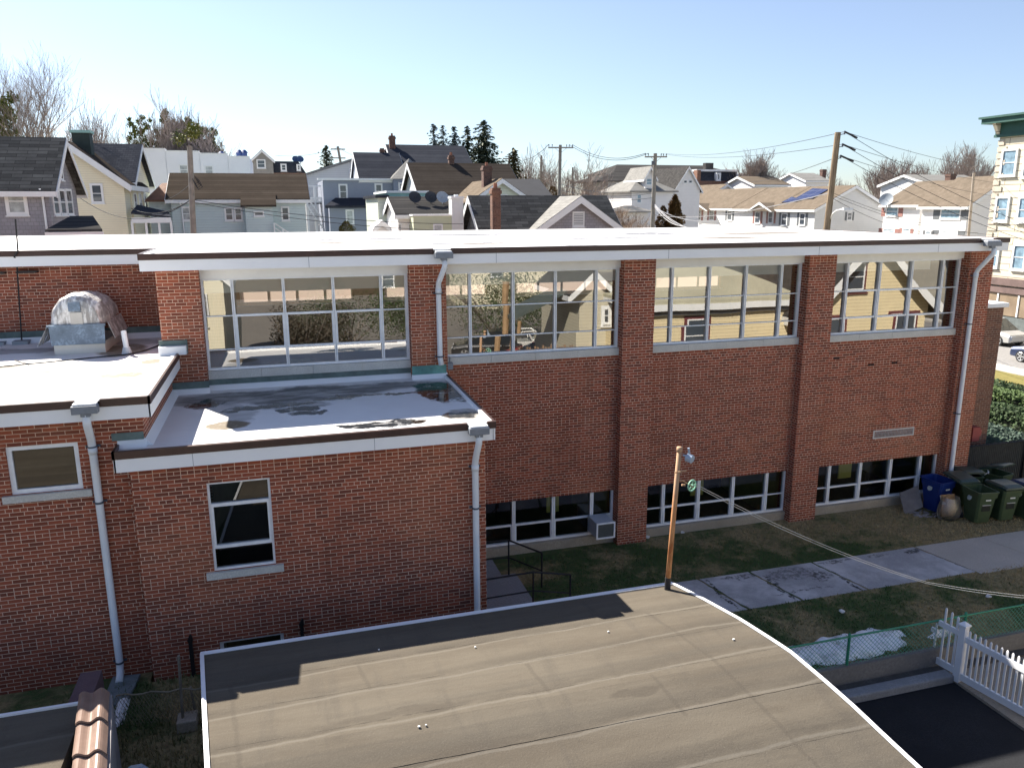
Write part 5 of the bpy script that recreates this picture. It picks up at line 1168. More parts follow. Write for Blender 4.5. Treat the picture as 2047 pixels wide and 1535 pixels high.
# H15 far mansard row
y0 = 128.0; h = house('mansard_row', 'distant dark mansard roof with white dormers and a brick party wall', 82, y0, 'building')
A = P(1392, 362, y0); B = P(1480, 362, y0); zt = P(1430, 343, y0).z
MB().box(A.x, B.x, y0, y0+12, -9.4, A.z).build('wall', BRD, h); MB().loft([[(A.x, y0, A.z), (B.x, y0, A.z), (B.x, y0+12, A.z), (A.x, y0+12, A.z)], [(A.x+.4, y0+.9, zt), (B.x-.4, y0+.9, zt), (B.x-.4, y0+11, zt), (A.x+.4, y0+11, zt)]]).build('roof', NAVY, h)
MB().box(A.x+.2, B.x-.2, y0+.5, y0+11.5, zt+.001, zt+.35).build('cornice', TRIM, h)
for l in (1428, 1471): pwin(h, 'S', y0+.3, l, 346, l+9, 362, fw=.3, out=.7, pane=PANEB)
MB().box(P(1392, 350, y0).x, P(1399, 350, y0).x, y0-.3, y0+1, A.z-2, zt+.2).build('party_wall', BRD, h)
p = P(1418, 340, y0+4); MB().box(p.x-.8, p.x+.8, y0+4, y0+5, zt, P(1418, 326, y0+4).z).build('chimney', SLATE, h)
vol(house('tan_roofed_house', 'far brown hip roofed house between the mansard row and the townhouses', 95, 118), P(1510, 370, 118).x, P(1575, 370, 118).x, 118, 128, P(1540, 370, 118).z, P(1540, 355, 123).z, 'x', WHTS, TANR, .4)
h = house('small_far_house', 'tiny far house with a white gable and a chimney in front of bare trees', 112, 135); vol(h, P(1612, 360, 135).x, P(1655, 360, 135).x, 135, 145, P(1630, 362, 135).z, P(1635, 348, 140).z, 'x', WHTS, PALER, .4); p = P(1645, 348, 140); chim(h, p.x, 140, p.z-1.5, P(1645, 339, 140).z, .9, .9, 0)

# H14 townhouses, stepping away up the side street: long side looks to -x
XT = 64.0
def town(lab, X, ya, yb_, ze, zr, dx, wm=WHTS, rm=TANR, group='townhouses up the side street'):
    h = house('townhouse', lab, X+dx/2, ya, group=group); vol(h, X, X+dx, ya, yb_, ze, zr, 'y', wm, rm, .4, rake=.25); return h
ya = PX(1630, 418, XT).y; ze = PX(1630, 418, XT).z
dx = P(1775, 425, ya).x-XT; xm = XT+dx/2; zr = P(1709, 373, ya).z
ybs = [ya, PX(1545, 412, XT).y, PX(1465, 412, XT).y, PX(1372, 408, XT).y]
h = town('end townhouse whose broad beige gable faces the school', XT, ya, ybs[1], ze, zr, dx, GRYS); A_ = h
pwin(h, 'S', ya, 1693, 424, 1703, 441, fw=.1, shutters=SHUTG)
for l, t_, sh in ((1562, 426, SHUTG), (1598, 426, SHUTG)): pwin(h, 'W', XT, l, t_, l+12, t_+25, fw=.14, shutters=sh)
# solar panels on the near slope
s = (zr-ze)/(dx/2); PV = NT('solar_cells'); t = PV; v_ = t.nd('ShaderNodeTexBrick', offset=0.0); t.lk(t.mapping(t.pos, (1, 1, 1)), v_.inputs['Vector']); v_.inputs['Color1'].default_value = (.018, .022, .07, 1); v_.inputs['Color2'].default_value = (.025, .03, .085, 1); v_.inputs['Mortar'].default_value = (.14, .15, .2, 1)
for k, x_ in (('Scale', 1.0), ('Mortar Size', .03), ('Brick Width', 1.0), ('Row Height', 1.6)): v_.inputs[k].default_value = x_
PV = t.fin(v_.outputs['Color'], .2, .6)
def onslope(px, py):     # point of the roof slope seen at a pixel
    n = Vector((-s, 0, 1)); p0 = Vector((XT, 0, ze+.2)); d = ray(px, py); return d*(n.dot(p0)/n.dot(d))
for q in (((1563, 406), (1592, 404), (1605, 400), (1583, 395)), ((1583, 402), (1625, 398), (1656, 380), (1625, 378))):
    pts = [onslope(*c) for c in q]; b = MB().prism(pts, Vector((-s, 0, 1)).normalized()*.1); b.build('solar_panel', PV, A_)
h = town('middle white townhouse with dusty red shutters and a little porch gable', XT+.02, ybs[1]+.01, ybs[2], ze+.05, zr+.05, dx)
for l, sh in ((1509, SHUTP), (1536, SHUTP)): pwin(h, 'W', XT+.02, l, 423, l+11, 447, fw=.14, shutters=sh)
h2_ = town('farther white townhouse of the first row, partly behind the orange cedar', XT+.04, ybs[2]+.01, ybs[3], ze+.1, zr+.1, dx)
for l, sh in ((1392, SHUTP), (1418, SHUTP), (1454, SHUTG)): pwin(h2_, 'W', XT+.04, l, 416, l+10, 441, fw=.14, shutters=sh)
for (l, c_, r_, hh) in ((1374, 1389, 1416, h2_), (1497, 1518, 1545, h)):
    A = PX(l, 412, XT-1).y; B = PX(r_, 412, XT-1).y; b0, b1 = min(A, B), max(A, B); m_ = (b0+b1)/2
    b = MB().prism([(XT-1.2, b0, ze-.3), (XT-1.2, b1, ze-.3), (XT-1.2, m_, ze+.8)], (2.5, 0, 0)); b.build('porch_gable', TANR, hh)
    MB().prism([(XT-1.28, b0-.2, ze-.38), (XT-1.28, b0+.1, ze-.38), (XT-1.28, m_, ze+.55), (XT-1.28, b1-.1, ze-.38), (XT-1.28, b1+.2, ze-.38), (XT-1.28, m_, ze+.88)], (.07, 0, 0)).build('porch_trim', TRIM, hh)
h = town('last white townhouse of the first row with a raised roofline', XT+2, ybs[3]+.5, ybs[3]+16, ze+.6, zr+1.0, dx)
# second block to the right
XB = 70.0; y1 = PX(1830, 415, XB).y; ze2 = PX(1830, 408, XB).z; 
h = town('right hand white townhouse with black shutters under a tan roof', XB, PX(1840, 410, XB).y, PX(1768, 410, XB).y, ze2, PX(1830, 410, XB+4.5).z+2.6, 9.5)
l_ = PX(1787, 420, XB); pwin(h, 'W', XB, 1771, 413, 1796, 433, fw=.14, pane=PANEB, shutters=SHUTP); pwin(h, 'W', XB, 1765, 457, 1789, 466, fw=.12, pane=PANEB, shutters=SHUTP); pwin(h, 'W', XB, 1804, 457, 1820, 466, fw=.12, pane=PANEB, shutters=SHUTP)
dish(h, PX(1772, 400, XB-.5), .8, DISHG, Vector((-1, -.6, .5)), 1.2)
h = town('nearest white townhouse with a sunlit gable and many pane windows', XB-1, PX(1935, 415, XB-1).y, PX(1845, 412, XB-1).y, PX(1900, 411, XB-1).z, PX(1900, 411, XB-1).z+2.9, 9.5)
pwin(h, 'W', XB-1, 1880, 415, 1921, 439, fw=.14, pane=PANEB, shutters=SHUTG); pwin(h, 'W', XB-1, 1878, 461, 1915, 469, fw=.12, pane=PANEB, shutters=SHUTG); pwin(h, 'W', XB-1, 1850, 461, 1862, 469, fw=.12, pane=PANEB, shutters=SHUTG)
h = house('far_brick_stack', 'square brown chimney on a roof near the right hand bare trees', 92, 96); vol(h, P(1860, 370, 96).x, P(1975, 370, 96).x, 96, 106, P(1900, 368, 96).z, P(1900, 352, 101).z, 'x', GRYS, PALER, .4); p = P(1899, 365, 95.5); chim(h, p.x, 95.5, p.z-2, P(1899, 348, 95.5).z, 1.0, 1.0, 0)

# H16 tan apartment building at the right edge
TANB = NT('tan_block_wall'); t = TANB; v_ = t.nd('ShaderNodeTexBrick', offset=.5); t.lk(t.wallvec(), v_.inputs['Vector']); v_.inputs['Color1'].default_value = (.58, .54, .42, 1); v_.inputs['Color2'].default_value = (.64, .59, .47, 1); v_.inputs['Mortar'].default_value = (.16, .13, .1, 1)
for k, x_ in (('Scale', 1.0), ('Mortar Size', .022), ('Brick Width', 2.6), ('Row Height', .46), ('Mortar Smooth', .1)): v_.inputs[k].default_value = x_
TANB = t.fin(v_.outputs['Color'], .8, .2)
XH = 50.0; yc = PX(1983, 400, XH).y
h = house('corner_apartment_building', 'tall tan apartment building with quoins and a heavy green cornice at the right edge', 54, 40, 'building')
zt = PX(1990, 271, XH).z; MB().box(XH, XH+14, 20, yc, -9.4, zt).build('wall', TANB, h)
b = MB(); z_ = -4.2
while z_ < zt-.4: b.box(XH-.06, XH+.3, yc-.45-(.25 if int(z_*2) % 2 else 0), yc+.05, z_, z_+.34); z_ += .46
b.build('quoins', M('quoin_stone', (.5, .44, .36), .8), h)
GC = M('green_cornice', (.025, .085, .07), .6, .15, 3); zc = PX(1975, 238, XH-.8).z
MB().box(XH-.15, XH+14, 19, yc+.3, zt+.001, zc-.35).box(XH-.85, XH+14, 18, yc+.95, zc-.35+.001, zc).box(XH-1.0, XH+14, 17.9, yc+1.1, zc+.001, zc+.14).box(XH-.25, XH, 18, yc+.3, zt-.18, zt-.001).build('cornice', GC, h)
for yy in (yc-.1, yc-3.0, yc-6, yc-9): MB().prism([(XH-.16, yy, zt), (XH-.65, yy, zc-.36), (XH-.16, yy, zc-.36)], (0, .28, 0)).build('cornice_bracket', TANB, h)
for l, t_, r_, b_ in ((2002, 298, 2034, 353), (1990, 393, 2018, 444), (2035, 393, 2062, 447), (1978, 486, 1998, 536), (2024, 488, 2052, 541), (2046, 300, 2070, 356)): pwin(h, 'W', XH, l, t_, r_, b_, fw=.14, pane=PANEB, out=.1)
b = MB().box(2040/2040*XH-.5, XH-.15, PX(2044, 435, XH).y-.6, PX(2044, 435, XH).y+.2, PX(2044, 446, XH).z, PX(2044, 435, XH).z); b.build('window_unit', ALU, h)
zs = PX(2010, 556, XH).z; MB().box(XH-.3, XH, 20, yc, zs-.5, zs).box(XH-.22, XH, 20, yc, zs-1.05, zs-.62).build('shop_cornice', M('brown_shop_cornice', (.16, .11, .1), .6, .2, 2), h)
MB().box(XH-.12, XH, 20, yc-.4, PX(2020, 632, XH).z, zs-1.1).build('shop_window', M('tan_shop_pane', (.26, .2, .14), .2, .2, 1), h); MB().box(XH-.14, XH, 20, yc-.4, -9.4, PX(2020, 632, XH).z-.06).build('shop_base', M('grey_shop_base', (.12, .14, .14), .6, .2, 5), h)
for yy in (yc-1.7, yc-3.4, yc-5.1, yc-6.8): MB().box(XH-.17, XH-.121, yy-.06, yy+.06, PX(2020, 632, XH).z, zs-1.1).build('shop_mullion', TRIM, h)

# ================================================================ houses behind the camera, mirrored in the upper windows
h = house('yellow_gable_house', 'yellow clapboard gable house with maroon window trim, seen mirrored in the right hand windows', 30, 0)
Y_ = 3.0; YV = 36.3-Y_; xa = P(1735, 600, YV).x; wv = P(1850, 600, YV).x-xa
vol(h, xa-wv, xa+wv, -8, Y_, P(1850, 605, YV).z, P(1738, 478, YV).z, 'y', YELW, SLATE, .6, rake=.4)
def mwin(hh, l, t_, r_, b_, y=Y_, trim=MAROON, **k):
    v = 36.3-y; A = P(l, (t_+b_)/2, v); B = P(r_, (t_+b_)/2, v); T = P((l+r_)/2, t_, v); D = P((l+r_)/2, b_, v)
    o = win(hh, 'N', y, A.x, B.x, D.z, T.z, fw=.14, trim=trim, **k)
    win(hh, 'N', y+.03, A.x+.14, B.x-.14, D.z+.14, T.z-.14, fw=.07, **k)
mwin(h, 1697, 520, 1742, 585); mwin(h, 1779, 620, 1829, 690); mwin(h, 1652, 628, 1694, 700)
zz_ = P(1440, 618, YV).z; xw0 = P(1298, 650, YV).x; xw1 = P(1612, 650, YV).x
hw = house('yellow_side_wing', 'low yellow clapboard wing with a white cornice, mirrored in the third window bay', 20, 0)
MB().box(xw0, xw1, -4, Y_-.6, -9.4, zz_).build('wall', YELW, hw)
MB().box(xw0-.3, xw1+.3, -4.2, Y_-.2, zz_+.001, zz_+.3).build('cornice', TRIM, hw); MB().box(xw0-.2, xw1+.2, -4.1, Y_-.4, zz_-.22, zz_-.001).build('trim', SHUTG, hw)
hip(hw, xw0, xw1, -4, Y_-.6, zz_+.45, zz_+2.0, M('olive_grey_roofing', (.42, .4, .3), .9, .1, .6), .3)
mwin(hw, 1362, 629, 1418, 705, Y_-.6)
h = house('cream_clapboard_house', 'cream clapboard house mirrored at the left end of the first window band', -8, -6); Y2 = -4.0; V2 = 36.3-Y2
vol(h, P(330, 600, V2).x, P(457, 640, V2).x, -14, Y2, P(440, 548, V2).z, P(400, 490, V2).z, 'y', YELS, SLATE, .4); mwin(h, 414, 585, 424, 650, Y2, trim=TRIM)
h = house('white_house', 'white clapboard house with a covered side porch, mirrored in the second window bay', 16, -5); Y3 = -2.0; V3 = 36.3-Y3
x0, x1 = P(1150, 640, V3).x, P(1218, 640, V3).x
vol(h, x0, x1, -8, Y3, P(1190, 578, V3).z, P(1190, 545, V3).z, 'y', siding_mat('ivory_clapboard', (.6, .56, .44), .17, .6), SLATE, .4); mwin(h, 1190, 608, 1212, 650, Y3, trim=TRIM)
MB().prism([(x0-3.4, Y3-3, P(1110, 638, V3).z), (x0, Y3-3, P(1110, 630, V3).z+1.2), (x0, Y3-.4, P(1110, 630, V3).z+1.2), (x0-3.4, Y3-.4, P(1110, 638, V3).z)], (0, 0, .15)).build('porch_roof', M('green_grey_roof', (.07, .09, .085), .8), h)
b = MB()
for i in range(24): x_ = x0-3.2+i*.15; b.box(x_, x_+.1, Y3-.5, Y3-.45, -9.3, -7.2+.08*math.sin(i*2.2))
b.build('board_fence', M('weathered_boards', (.25, .16, .1), .85, .3, 4), h)
h = house('brown_apartments', 'wide tan and brown building across the parking lot, seen only as a reflection', 10, -52, 'building')
flat(h, -22, 34, -60, -50, -1.9, M('tan_brick_far', (.075, .055, .035), .85, .15, .4), cap=.4)
for i in range(3, 12, 4): win(h, 'N', -50, -19+i*4.4, -17.6+i*4.4, -8.6, -6.8, fw=.12)
h = house('pale_house', 'distant pale yellow house mirrored above the parked white jeep', 22, -34); vol(h, 16, 24, -42, -34, -3.6, -1.6, 'x', YELS, SLATE, .5); win(h, 'N', -34, 18.5, 19.6, -6.2, -4.6)

# ================================================================ trees
BARK = M('grey_bark', (.2, .17, .145), .9, .25, 4, .4, fine=18); TWIG = M('twig_bark', (.3, .25, .22), .9, .2, 2); TWIGB = M('brown_twig', (.3, .22, .16), .9, .2, 2)
def bare_tree(name, lab, x, y, h, spread, seed, fork=.25, lean=0, levels=5, twig=None, kids=4, thick=1.0, group='bare trees behind the houses', upright=.35, thin=1.0):
    r = random.Random(seed); root = tag(empty(name, (x, y, -9.4)), lab, 'tree', group)
    tk = MB(); tw = MB(); base = Vector((x, y, -9.4)); rmin = .00019*max(y, 40)*thin
    def grow(p, d, L, rad, lev):
        pts = [p]; q = p; dd = d.copy(); k = 3 if lev < levels-1 else 2
        for i in range(k):
            dd = (dd+Vector((r.uniform(-1, 1), r.uniform(-1, 1), r.uniform(-.3, .7)))*(.10+.035*lev)).normalized(); q = q+dd*(L/k); pts.append(q)
        rs = [max(rad*(1-.45*i/k), rmin) for i in range(k+1)]
        mb = tk if lev <= 1 else tw
        mb.path(pts, rs, 7 if lev == 0 else 5 if lev <= 1 else 3)
        if lev >= levels: return
        nk = kids+(1 if lev == 1 else 0)
        for i in range(nk):
            t_ = r.uniform(.3, 1.0) if i else 1.0; s_ = pts[min(k, int(t_*k+.5))]; a = r.uniform(0, 2*math.pi); tilt = r.uniform(.3, .85)*spread
            side = Vector((math.cos(a), math.sin(a), 0)); nd = (dd*(1-.2*tilt)+side*tilt+Vector((0, 0, upright))).normalized()
            grow(s_, nd, L*r.uniform(.6, .86), rad*r.uniform(.4, .55), lev+1)
    L0 = h*fork; grow(base, Vector((lean, 0, 1)).normalized(), L0+2.0, .022*h*thick, 0)
    zs = [v[2] for v in tw.v]; top_ = max(zs); sc = h/(top_+9.4)
    for mb in (tk, tw): mb.v = [(x+(v[0]-x)*sc, y+(v[1]-y)*sc, -9.4+(v[2]+9.4)*sc) for v in mb.v]
    tk.build('trunk', BARK, root); tw.build('crown', twig or TWIG, root); return root
def leafcloud(mb, r, pts, n, size, flat=.0):
    for i in range(n):
        c, rad = pts[r.randrange(len(pts))]
        v = Vector((r.gauss(0, 1), r.gauss(0, 1), r.gauss(0, 1))); v = v.normalized()*rad*r.uniform(.35, 1.05)
        p = Vector(c)+v; a = Vector((r.uniform(-1, 1), r.uniform(-1, 1), r.uniform(-1, 1)*(1-flat))).normalized()*size*r.uniform(.5, 1.2)
        b_ = a.orthogonal().normalized()*size*r.uniform(.3, .6); k = len(mb.v)
        mb.v += [tuple(p-a), tuple(p+b_), tuple(p+a), tuple(p-b_)]; mb.f.append((k, k+1, k+2, k+3))
def leaf_mat(name, a, b, c):
    t = NT(name); n1 = t.noise(1.1, 4, .7); n2 = t.noise(6, 3, .8); cc = t.mix(t.smooth(n1, .38, .62), a, b); cc = t.mix(t.math('MULTIPLY', t.smooth(n2, .45, .65), .7), cc, c); return t.fin(cc, .7, .2)
IVY = leaf_mat('ivy_leaf', (.05, .08, .02), (.13, .15, .03), (.22, .2, .05)); PINE = leaf_mat('spruce_needle', (.03, .055, .04), (.07, .09, .055), (.13, .13, .06)); PINEB = leaf_mat('blue_spruce_needle', (.05, .08, .085), (.1, .13, .13), (.15, .17, .14))
CEDAR = leaf_mat('orange_cedar', (.09, .055, .02), (.15, .09, .03), (.2, .12, .04)); CEDG = leaf_mat('olive_cedar', (.06, .055, .02), (.1, .085, .03), (.14, .11, .04)); HEDGE = leaf_mat('hedge_leaf', (.02, .04, .015), (.035, .065, .02), (.06, .09, .03))
def ivy_on(root, x, y, z0, z1, rad, seed, n=900):
    r = random.Random(seed); pts = []
    for i in range(18): z = z0-.5+(z1-z0+.5)*i/17; pts.append(((x+r.uniform(-.5, .5)*rad, y+r.uniform(-.4, .4)*rad, z), rad*r.uniform(.3, .75)*(1.0-.55*i/17)))
    mb = MB(); leafcloud(mb, r, pts, n, .17*max(1, rad/1.2)); return mb.build('ivy', IVY, root)
def treepx(name, lab, px, py_top, Y, spread, seed, **k):
    p = P(px, py_top, Y); return bare_tree(name, lab, p.x, Y, p.z+9.4, spread, seed, **k), p
tr, p = treepx('bare_tree', 'big fine twigged bare tree cut by the left edge, ivy at its base', 4, 72, 70, .9, 1, levels=6, kids=4, fork=.25, thick=1.0, thin=.55); ivy_on(tr, P(10, 240, 70).x, 70, P(10, 280, 70).z, P(10, 195, 70).z, 1.3, 3)
tr, p = treepx('bare_tree', 'smaller bare tree between the big left tree and the cream house chimney', 105, 212, 82, .8, 2, levels=5)
tr, p = treepx('bare_tree', 'tall bare vase shaped tree rising directly behind the black capped chimney', 158, 182, 84, .55, 3, levels=5, upright=.6)
tr, p = treepx('bare_tree', 'low twiggy bare tree just right of the black capped chimney', 215, 240, 90, .9, 4, levels=5)
tr, p = treepx('bare_tree', 'ivy covered bare tree at the left end of the white block', 265, 207, 98, .7, 5, levels=5); 
for px, pt, s_ in ((266, 238, 11), (290, 236, 12)): q = P(px, 262, 97.5); ivy_on(tr, q.x, 97.5, P(px, 300, 97.5).z, P(px, pt, 97.5).z, 1.1, s_, 700)
tr, p = treepx('bare_tree', 'tallest bare tree with long upright branches above the white block', 338, 182, 97, .6, 6, levels=6, kids=4, upright=.6)
for px, pt, s_, rd in ((338, 225, 13, 1.4), (322, 262, 14, 1.2)): ivy_on(tr, P(px, 262, 97).x, 97, P(px, 305, 97).z, P(px, pt, 97).z, rd, s_, 1000)
tr, p = treepx('bare_tree', 'wide bare tree with bright ivy mounds behind the utility pole', 398, 212, 99, .95, 7, levels=5, kids=5)
for px, pt, s_, rd in ((380, 240, 15, 1.7), (410, 262, 16, 1.9), (360, 250, 17, 1.0)): ivy_on(tr, P(px, 270, 98).x, 98, P(px, 305, 98).z, P(px, pt, 98).z, rd, s_, 1300)
tr, p = treepx('bare_tree', 'gnarled bare tree with rounded crown behind the first crossarm pole', 1130, 290, 104, .9, 8, levels=6, kids=3, twig=TWIG, upright=.2, thin=.9)
tr, p = treepx('bare_tree', 'second gnarled bare tree with a round open crown and forked trunk', 1170, 288, 100, .85, 9, levels=6, kids=3, fork=.2, upright=.25, thin=.9)
tr, p = treepx('bare_tree', 'low brown scrubby tree behind the louvred gable', 1195, 345, 88, 1.1, 10, levels=6, kids=4, twig=TWIGB, fork=.15, thick=.7, upright=.1, thin=.55)
tr, p = treepx('bare_tree', 'brown scrubby tree overhanging the grey apartments', 1225, 380, 84, 1.2, 21, levels=6, kids=4, twig=TWIGB, fork=.12, thick=.7, upright=.1, thin=.55)
tr, p = treepx('bare_tree', 'thin bare tree between the spruces and the pointed conifer', 1010, 285, 120, .6, 22, levels=5)
tr, p = treepx('bare_tree', 'slim bare tree just right of the pointed conifer', 1068, 318, 112, .6, 23, levels=5, thick=.7)
for px, py, Y, s_, l in ((1508, 298, 128, 31, 'round spreading bare tree above the mansard row'), (1600, 332, 150, 32, 'low bare tree behind the small far house'), (1690, 332, 150, 33, 'low bare tree just right of the leaning pole'), (1755, 318, 140, 34, 'bare tree standing between the leaning pole and the tall right hand trees'),
    (1800, 296, 125, 35, 'tall bare tree with many fine limbs above the right townhouses'), (1850, 318, 135, 36, 'middle bare tree of the cluster by the square brown chimney'), (1915, 280, 118, 37, 'tallest bare tree of the right hand cluster'), (1958, 300, 110, 38, 'bare tree touching the green cornice'), (1640, 345, 165, 39, 'tiny far bare tree beside the leaning pole')):
    treepx('bare_tree', l, px, py, Y, .8, s_, levels=6 if py < 300 else 5, kids=4)
for i, (px, py) in enumerate(((60, 250), (120, 262), (225, 262), (1085, 350), (1105, 345), (1075, 372), (1580, 352), (1780, 345), (1830, 340), (1880, 335), (1735, 345))):
    Y = 140+i*2; p = P(px, py, Y); bare_tree('small_bare_tree', ['scrubby bare sapling behind the shingled house roof', 'scrubby bare sapling left of the cream gable', 'scrubby bare sapling low behind the navy roof', 'bare sapling left of the first crossarm pole', 'bare sapling almost touching the first crossarm pole', 'bare sapling low behind the black wing roof', 'bare sapling right of the mansard row', 'bare sapling under the wires right of the leaning pole', 'bare sapling between the tall right hand trees', 'bare sapling left of the tallest right hand tree', 'bare sapling close to the leaning pole'][i], p.x, Y, p.z+9.4, .9, 60+i, levels=5, kids=3, thin=.8, group='scrubby saplings on the skyline')
def conifer(name, lab, px, py_top, py_bot, Y, wpx, seed, mat, dens=1.0, gappy=.35, group=None, cat='tree'):
    r = random.Random(seed); t_ = P(px, py_top, Y); bz = P(px, py_bot, Y).z; rad = abs(P(px+wpx/2, py_bot, Y).x-t_.x)
    root = tag(empty(name, (t_.x, Y, -9.4)), lab, cat, group)
    MB().tube((t_.x, Y, -9.4), (t_.x+.05, Y, t_.z-.3), .22, .04, 7).build('trunk', BARK, root)
    mb = MB(); hh = t_.z-bz; n = int(34*dens); zlo = bz-hh*.25
    for i in range(n):
        f = i/n; z = t_.z-hh*1.25*f; R_ = rad*1.6*(f*1.1)**.5*r.uniform(.7, 1.12)+.12
        nb = int(5+5*f)
        for j in range(nb):
            if r.random() < gappy*.6: continue
            a = r.uniform(0, 6.28); L = R_*r.uniform(.6, 1.1); droop = -.18-.1*f; tip = Vector((t_.x+math.cos(a)*L, Y+math.sin(a)*L, z+droop*L)); b0_ = Vector((t_.x, Y, z))
            m_ = max(3, int(L/.2))
            for q in range(m_):
                s_ = (q+r.random())/m_; p = b0_+(tip-b0_)*s_+Vector((r.uniform(-1, 1), r.uniform(-1, 1), r.uniform(-.8, .4)))*.13*(.5+s_)
                sz = (.3+.05*rad)*r.uniform(.6, 1.3); u = (tip-b0_).normalized()*sz+Vector((r.uniform(-.5, .5), r.uniform(-.5, .5), r.uniform(-.6, .3)))*sz; w_ = u.cross(Vector((r.uniform(-1, 1), r.uniform(-1, 1), 1))).normalized()*sz*.35; k = len(mb.v)
                mb.v += [tuple(p-u*.5), tuple(p+w_), tuple(p+u*.7), tuple(p-w_)]; mb.f.append((k, k+1, k+2, k+3))
    mb.build('crown', mat, root); return root
GS = 'row of spruces behind the slate blue house'
conifer('spruce', 'leftmost sparse blue spruce of the row behind the dark roofs', 866, 250, 296, 108, 26, 1, PINEB, .8, .5, GS)
conifer('spruce', 'second sparse spruce in the row, its top slightly bent', 885, 252, 298, 108, 24, 2, PINEB, .8, .5, GS)
conifer('spruce', 'third spruce in the row, pale and thin', 907, 255, 305, 107, 26, 3, PINEB, .9, .4, GS)
conifer('spruce', 'narrow spire shaped spruce left of the big bushy one', 934, 253, 318, 106, 30, 4, PINE, 1.0, .35, GS)
conifer('spruce', 'largest dense bushy spruce at the right end of the row', 966, 242, 328, 104, 52, 5, PINE, 1.9, .15, GS)
conifer('small_conifer', 'lone dark conifer above the lean grey gable', 651, 292, 340, 120, 32, 6, PINE, 1.2, .3)
conifer('pointed_conifer', 'pointed olive conifer among the bare trees behind the green gable house', 1027, 298, 400, 100, 46, 7, CEDG, 2.0, .1)
conifer('slim_cypress', 'small dark cypress low between the crossarm poles', 1083, 345, 400, 110, 22, 8, PINE, 1.2, .3)
def cedar(name, lab, px, pt, pb, Y, wpx, seed, mat, n=5200, power=.7):
    r = random.Random(seed); t_ = P(px, pt, Y); b0_ = P(px, pb, Y).z; rad = abs(P(px+wpx/2, pb, Y).x-P(px, pb, Y).x); root = tag(empty(name, (t_.x, Y, -9.4)), lab, 'shrub'); hh = t_.z-b0_
    MB().tube((t_.x, Y, -9.4), (t_.x, Y, t_.z-.5), .15, .03, 6).build('trunk', BARK, root); mb = MB()
    for i in range(n):
        f = r.random()**.8; z = t_.z-hh*1.2*f; R_ = rad*min(1, f*1.15+.03)**power*(1+.13*math.sin(z*4+seed)+.1*math.sin(z*9)); a = r.uniform(0, 6.28); q = R_*r.uniform(.55, 1.04)*(1+.1*math.sin(a*5+z*2)); p = Vector((t_.x+math.cos(a)*q, Y+math.sin(a)*q, z))
        u = Vector((r.uniform(-.5, .5)+.4*math.cos(a), r.uniform(-.5, .5)+.4*math.sin(a), r.uniform(.3, 1))).normalized()*.13*hh/3; w_ = u.orthogonal().normalized()*.05*hh/3; k = len(mb.v)
        mb.v += [tuple(p-u), tuple(p+w_), tuple(p+u), tuple(p-w_)]; mb.f.append((k, k+1, k+2, k+3))
    mb.build('crown', mat, root); return root
cedar('orange_cedar', 'tall orange brown cedar beside the first townhouse', 1350, 390, 470, 80, 44, 1, CEDAR)
cedar('orange_cedar', 'shorter rust coloured cedar bush left of the tall one', 1326, 412, 470, 81, 36, 2, CEDAR, 3600)
cedar('round_shrub', 'round olive brown shrub in front of the slate blue house', 692, 442, 475, 74, 40, 3, CEDG, 3600, .5)
cedar('round_shrub', 'brown round topped bush behind the louvred gable roof', 1105, 373, 410, 92, 38, 4, CEDAR, 3000, .5)
cedar('round_shrub', 'low tan bush under the spruces', 948, 323, 345, 100, 34, 5, CEDG, 2200, .5)
cedar('round_shrub', 'tiny clipped evergreen in front of the white porch house', 1246, 443, 470, 88, 14, 6, CEDG, 1500, .6)
# hedges and shrubs by the end of the school
def hedge(name, lab, x0, x1, y0, y1, z0, z1, seed, n=7000, mat=HEDGE, rnd=True):
    r = random.Random(seed); mb = MB(); root = tag(empty(name, ((x0+x1)/2, (y0+y1)/2, z0)), lab, 'hedge'); core = MB(); k_ = .15
    core.box(x0+k_, x1-k_, y0+k_, y1-k_, z0, z1-k_ if not rnd else z0+(z1-z0)*.5).build('stems_or_shade_core', M('hedge_shade', (.012, .02, .008), .9), root)  # solid dark box, its colour standing in for shade inside the leaves
    for i in range(n):
        if rnd:
            a = r.uniform(0, 6.28); e = r.uniform(0, 1.57); q = r.uniform(.8, 1.02); ex = .55
            cx_ = math.copysign(abs(math.cos(a))**ex, math.cos(a)); sx_ = math.copysign(abs(math.sin(a))**ex, math.sin(a))
            p = Vector(((x0+x1)/2+(x1-x0)/2*cx_*math.cos(e)**.6*q, (y0+y1)/2+(y1-y0)/2*sx_*math.cos(e)**.6*q, z0+(z1-z0)*math.sin(e)**.8*q))
        else:
            p = Vector((r.uniform(x0, x1), r.uniform(y0, y1), r.uniform(z0, z1))); f = r.randrange(4)
            if f == 0: p.z = z1-abs(r.gauss(0, .06))
            elif f == 1: p.z = z1-abs(r.gauss(0, .06))
            elif f == 2: p.y = y0+abs(r.gauss(0, .06))
            else: p.x = x0+abs(r.gauss(0, .06))
        s_ = .07*r.uniform(.6, 1.3); u = Vector((r.uniform(-1, 1), r.uniform(-1, 1), r.uniform(-1, 1))).normalized()*s_; w_ = u.orthogonal().normalized()*s_*.6; k = len(mb.v)
        mb.v += [tuple(p-u), tuple(p+w_), tuple(p+u), tuple(p-w_)]; mb.f.append((k, k+1, k+2, k+3))
    mb.build('foliage', mat, root)
hedge('clipped_hedge', 'long low clipped hedge beside the yellow lawn strip at the right edge', 30.75, 32.0, 19, 36, G, -8.0, 1, 16000, rnd=False)
hedge('rounded_shrub', 'broad domed green shrub next to the clipped hedge', 28.5, 30.7, 20.5, 28.2, G, -7.8, 2, 13000, mat=leaf_mat('lit_hedge_leaf', (.04, .075, .02), (.07, .11, .03), (.1, .14, .05)))
